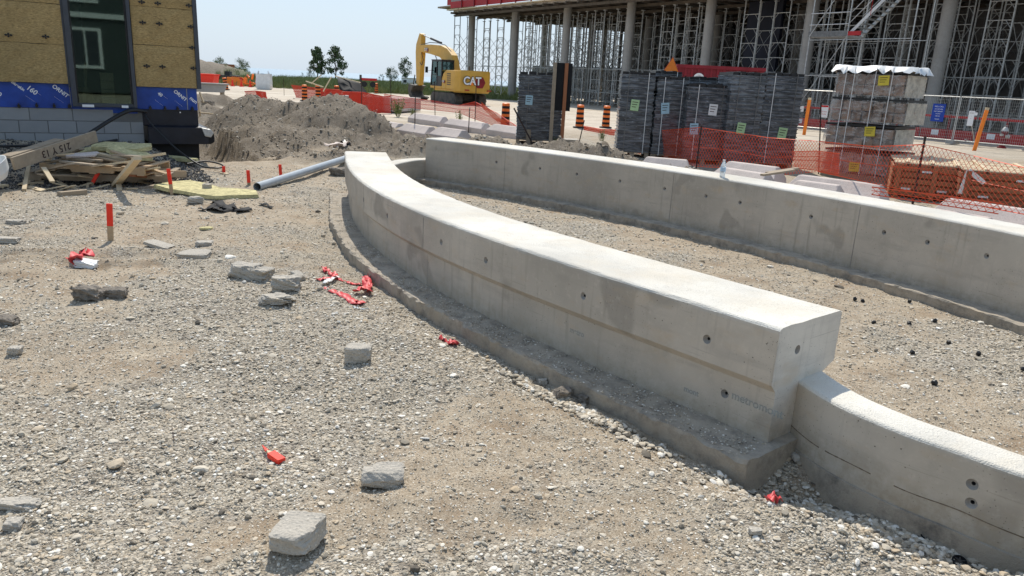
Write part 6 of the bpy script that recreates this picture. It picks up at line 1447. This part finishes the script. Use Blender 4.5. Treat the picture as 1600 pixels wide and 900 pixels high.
p = D(575, 124, 64); p.z = 0; t = thing('red_machine', 'dark red flatbed trailer far behind the black tarp', 'trailer', p); t.scale = (.55, .55, .55); t.location.z = .55; MB().b2((-1.1, 0, 1.0), (1.2, 1, 1.35)).build('bed', M['redp'], t); MB().b2((-1.3, 0, .5), (-1.0, .3, 1.8)).build('headboard', M['mdark'], t)
for x in (-.6, .7): MB().tube((x, 0, .45), (x, .3, .45), .42, 16).build('wheel', M['rubber'], t)
p = D(640, 127, 105); p.z = 0; t = thing('site_trailer', 'white site trailer in the grass beyond the excavator arm', 'trailer', p); t.scale = (.7, .7, .6); MB().b2((-1.6, 0, .45), (2.4, 2.4, 2.2)).build('body', M['white'], t, bevel=.05); MB().b2((-1.7, -.1, 2.2), (2.5, 2.5, 2.3)).build('roof', M['steel'], t)
for x in (-.9, 1.4): MB().b2((x-.3, -.03, 1.2), (x+.3, 0, 1.8)).build('window', M['darkw'], t)
# small pallet, posts, board ends
pp = gz(634, 211); pt_ = wood_pallet('small grey pallet lying beyond the far end of the back wall', pp+Vector((0, 0, .08)), R_(-24), mt='woodg', rot=(R_(14), 0, R_(-24)), top=9, w=.75, d=.5)
o = MB().b2((-.06, -.02, 0), (.06, .02, .42)).build('board_end', M['woodg']); o.location = gz(825, 226); tag(o, 'short board end standing in the gravel behind the back wall', 'board')
for i, (x, y, w_, h_, l_) in enumerate(((1215, 273, .34, .05, 'weathered board lying on the precast block by the bottle'), (1222, 270, .28, .04, 'second weathered board crossing behind the first by the bottle'))):
    p = G(x, y, .50); plank('loose_board', l_, 'board', p+Vector((-.28, -.15, 0)), p+Vector((.30, .2, .06)), .07, .03, 'woodg')
p = gz(885, 222); o = MB().b2((-.35, -.3, 0), (.35, .3, .10)).build('flat_stone', M['con_rough'], loc=p, bevel=.02); tag(o, 'pale flat slab on the ground right of the panel sign', 'slab')
for i, (a, b, l_) in enumerate((((312, 144), (318, 160), 'white lath leaning on the building corner'), ((310, 160), (313, 182), 'pale lath standing beside the building corner'), ((311, 176), (333, 178), 'yellowish board lying on the dirt by the building corner'))):
    p1, p2 = D(*a, 17.0), D(*b, 17.0); p1.z = max(p1.z, hz(p1.x, p1.y)); p2.z = max(p2.z, hz(p2.x, p2.y)+.03); plank('lath', l_, 'lath', p1, p2, .06, .025, 'woodp')
for i, (x, y, s_) in enumerate(((400, 151, 1.2), (375, 215, .5))):
    pass
chunk('black boulder on the dirt left of the spoil pile', 396, 160, (.7, .5, .4), 0, 61, rough=.15, mt='earthc')
chunk('grey boulder against the building corner', 325, 168, (.45, .4, .3), 0, 62, rough=.15, mt='earthc')
chunk('grey rock at the foot of the spoil pile by the precast blocks', 603, 199, (.32, .25, .2), 0, 63, rough=.15, mt='earthc')
# ------------------------------------------------------------------ vegetation
def leafm(name, a, b):
    t = NT(name); oi = t.n('ObjectInfo'); v = t.co('Object'); c = t.mix(a, b, t.noise(v, 1.2, 3)); c = t.mix(c, [x*1.5 for x in b], t.ramp(t.noise(v, 7, 2), [(.55, 0), (.7, .6)])); t.b.inputs['Transmission Weight'].default_value = 0
    t.b.inputs['Subsurface Weight'].default_value = 0; return t.out(c, .6)
M['leaf'] = leafm('tree_leaves', (.055, .085, .035), (.10, .14, .055)); M['grass'] = leafm('grass_blades', (.12, .16, .045), (.24, .25, .09)); M['bark'] = mat('bark', (.10, .085, .07), .9, .3)
def tree(label, px, pyb, pyt, d, wpx, clumps, seed, dens=1.0):
    r = random.Random(seed); a = D(px, pyb, d); b = D(px, pyt, d); H_ = b.z-a.z; Wd = wpx*d/F_; a.z -= .5; t = thing('tree', label, 'tree', a)
    tm = MB(); tm.path([(0, 0, 0), (.05*Wd, 0, H_*.3), (-.03*Wd, .02, H_*.6), (0, 0, H_*.9)], [.022*H_, .017*H_, .011*H_, .003*H_], 8)
    lv = MB()
    for k in range(clumps):
        f = .18+.8*(k+.5)/clumps; ang = r.random()*6.28; rr_ = Wd*.5*math.sin(math.pi*min(1, f*.92+.08))**.6*(.35+.65*r.random()); c = Vector((rr_*math.cos(ang), rr_*math.sin(ang), H_*f))
        tm.path([(0, 0, H_*max(.1, f-.18)), c*.5+Vector((0, 0, H_*(f-.1)*.5)), c], [.006*H_, .004*H_, .001*H_], 5)
        cr = Wd*(.13+.12*r.random())
        for j in range(int(85*dens)):
            o = Vector((r.gauss(0, 1), r.gauss(0, 1), r.gauss(0, .8))); o = o.normalized()*cr*(r.random()**.45); q = c+o; s_ = H_*.017*(.6+r.random()); e = Euler((r.random()*3, r.random()*3, r.random()*6)).to_matrix()
            lv.add([q+e @ Vector(v)*s_ for v in ((-1, -.6, 0), (1, -.6, 0), (1.1, .6, .2), (-.9, .6, .2))], [(0, 1, 2, 3)])
    tm.build('trunk', M['bark'], t, smooth=50); lv.build('crown', M['leaf'], t)
tree('tall slender tree, left of the pair on the lake shore', 496, 117, 70, 150, 22, 34, 1, 1.1); tree('tall open tree, right of the pair on the lake shore', 524, 119, 69, 150, 28, 30, 2, .8)
tree('bushy tree at the far left beside the building', 344, 106, 87, 170, 22, 22, 3); tree('low bush tree at the far left behind the gravel mound', 327, 106, 94, 170, 18, 14, 4); tree('round tree standing alone left of the white bag', 378, 110, 90, 165, 22, 26, 5)
tree('dark round tree left of the excavator arm', 611, 123, 102, 140, 22, 22, 6, 1.1); tree('pale airy tree right behind the excavator arm', 632, 123, 87, 150, 22, 22, 7, .7); tree('small shrub tree right of the tall pair', 597, 122, 112, 150, 10, 10, 8)
tree('small shrub at the foot of the slender shore tree', 486, 117, 101, 148, 12, 12, 9); tree('tiny dark bush on the grass between the trees', 472, 116, 109, 140, 6, 7, 10)
# grass field, instanced tufts
def tuft(seed, n=22, h=1.0, w=.03):
    r = random.Random(seed); m = MB()
    for k in range(n):
        a = r.random()*6.28; p = Vector((.25*r.gauss(0, 1), .25*r.gauss(0, 1), 0)); d = Vector((math.cos(a), math.sin(a), 0)); s_ = Vector((-d.y, d.x, 0))*w; hh = h*(.5+.6*r.random()); q = p+d*.18*hh+Vector((0, 0, hh*.6)); e = p+d*.4*hh+Vector((0, 0, hh))
        m.add([p-s_, p+s_, q+s_*.8, q-s_*.8, e], [(0, 1, 2, 3), (3, 2, 4)])
    me = bpy.data.meshes.new('grass_tuft_shape'); me.from_pydata(m.v, [], m.f); me.materials.append(M['grass']); return me
tc_ = variants('grass_tuft', [tuft(i) for i in range(5)])
n = 26000; y = 70+105*NR.rand(n)**1.3; x = -110+114*NR.rand(n); k = sst(70, 78, y+10*(vn(x, y, .1, 3)-.5))*(1-sst(0, 4, x))*sst(-46, -40, x) > NR.rand(n); x, y = x[k], y[k]; n = len(x)
s_ = (.35+.5*NR.rand(n))*(.5+.9*fbm(x, y, .12, 3, 9)); scatter('field_grass', np.c_[x, y, hgt(x, y)[0]-.02], np.c_[s_, s_, s_*(.8+.4*NR.rand(n))], np.c_[np.zeros((n, 2)), NR.rand(n)*6.28], tc_, 5)
def weed(label, px, py, h, n=26, seed=1):
    p = gz(px, py); r = random.Random(seed); m = MB(); st_ = MB()
    for k in range(n):
        a = r.random()*6.28; d = Vector((math.cos(a), math.sin(a), 0)); b = d*.05; e = d*h*.45*r.random()+Vector((0, 0, h*(.5+.5*r.random()))); st_.path([b, e*.5+b, e], [.004, .003, .001], 4)
        for j in range(5):
            q = e*(.4+.15*j); s_ = h*.10; ee = Euler((r.random()*2, r.random()*2, r.random()*6)).to_matrix(); m.add([q+ee @ Vector(v)*s_ for v in ((-.3, 0, 0), (0, -.5, 0), (.35, 0, .1), (0, .9, 0))], [(0, 1, 2, 3)])
    t = thing('weed', label, 'weed', p); m.build('leaves', M['grass'], t); st_.build('stems', M['grass'], t)
weed('green weed clump growing behind the precast blocks', 622, 183, .75, 40, 1); weed('low green weeds between the block rows', 645, 186, .45, 26, 2); weed('small weed between blocks below the machine counterweight', 718, 193, .5, 22, 3); weed('dusty weed on the mound behind the back wall', 940, 220, .35, 24, 4); weed('weed at the foot of the panel sign', 868, 228, .25, 14, 5)
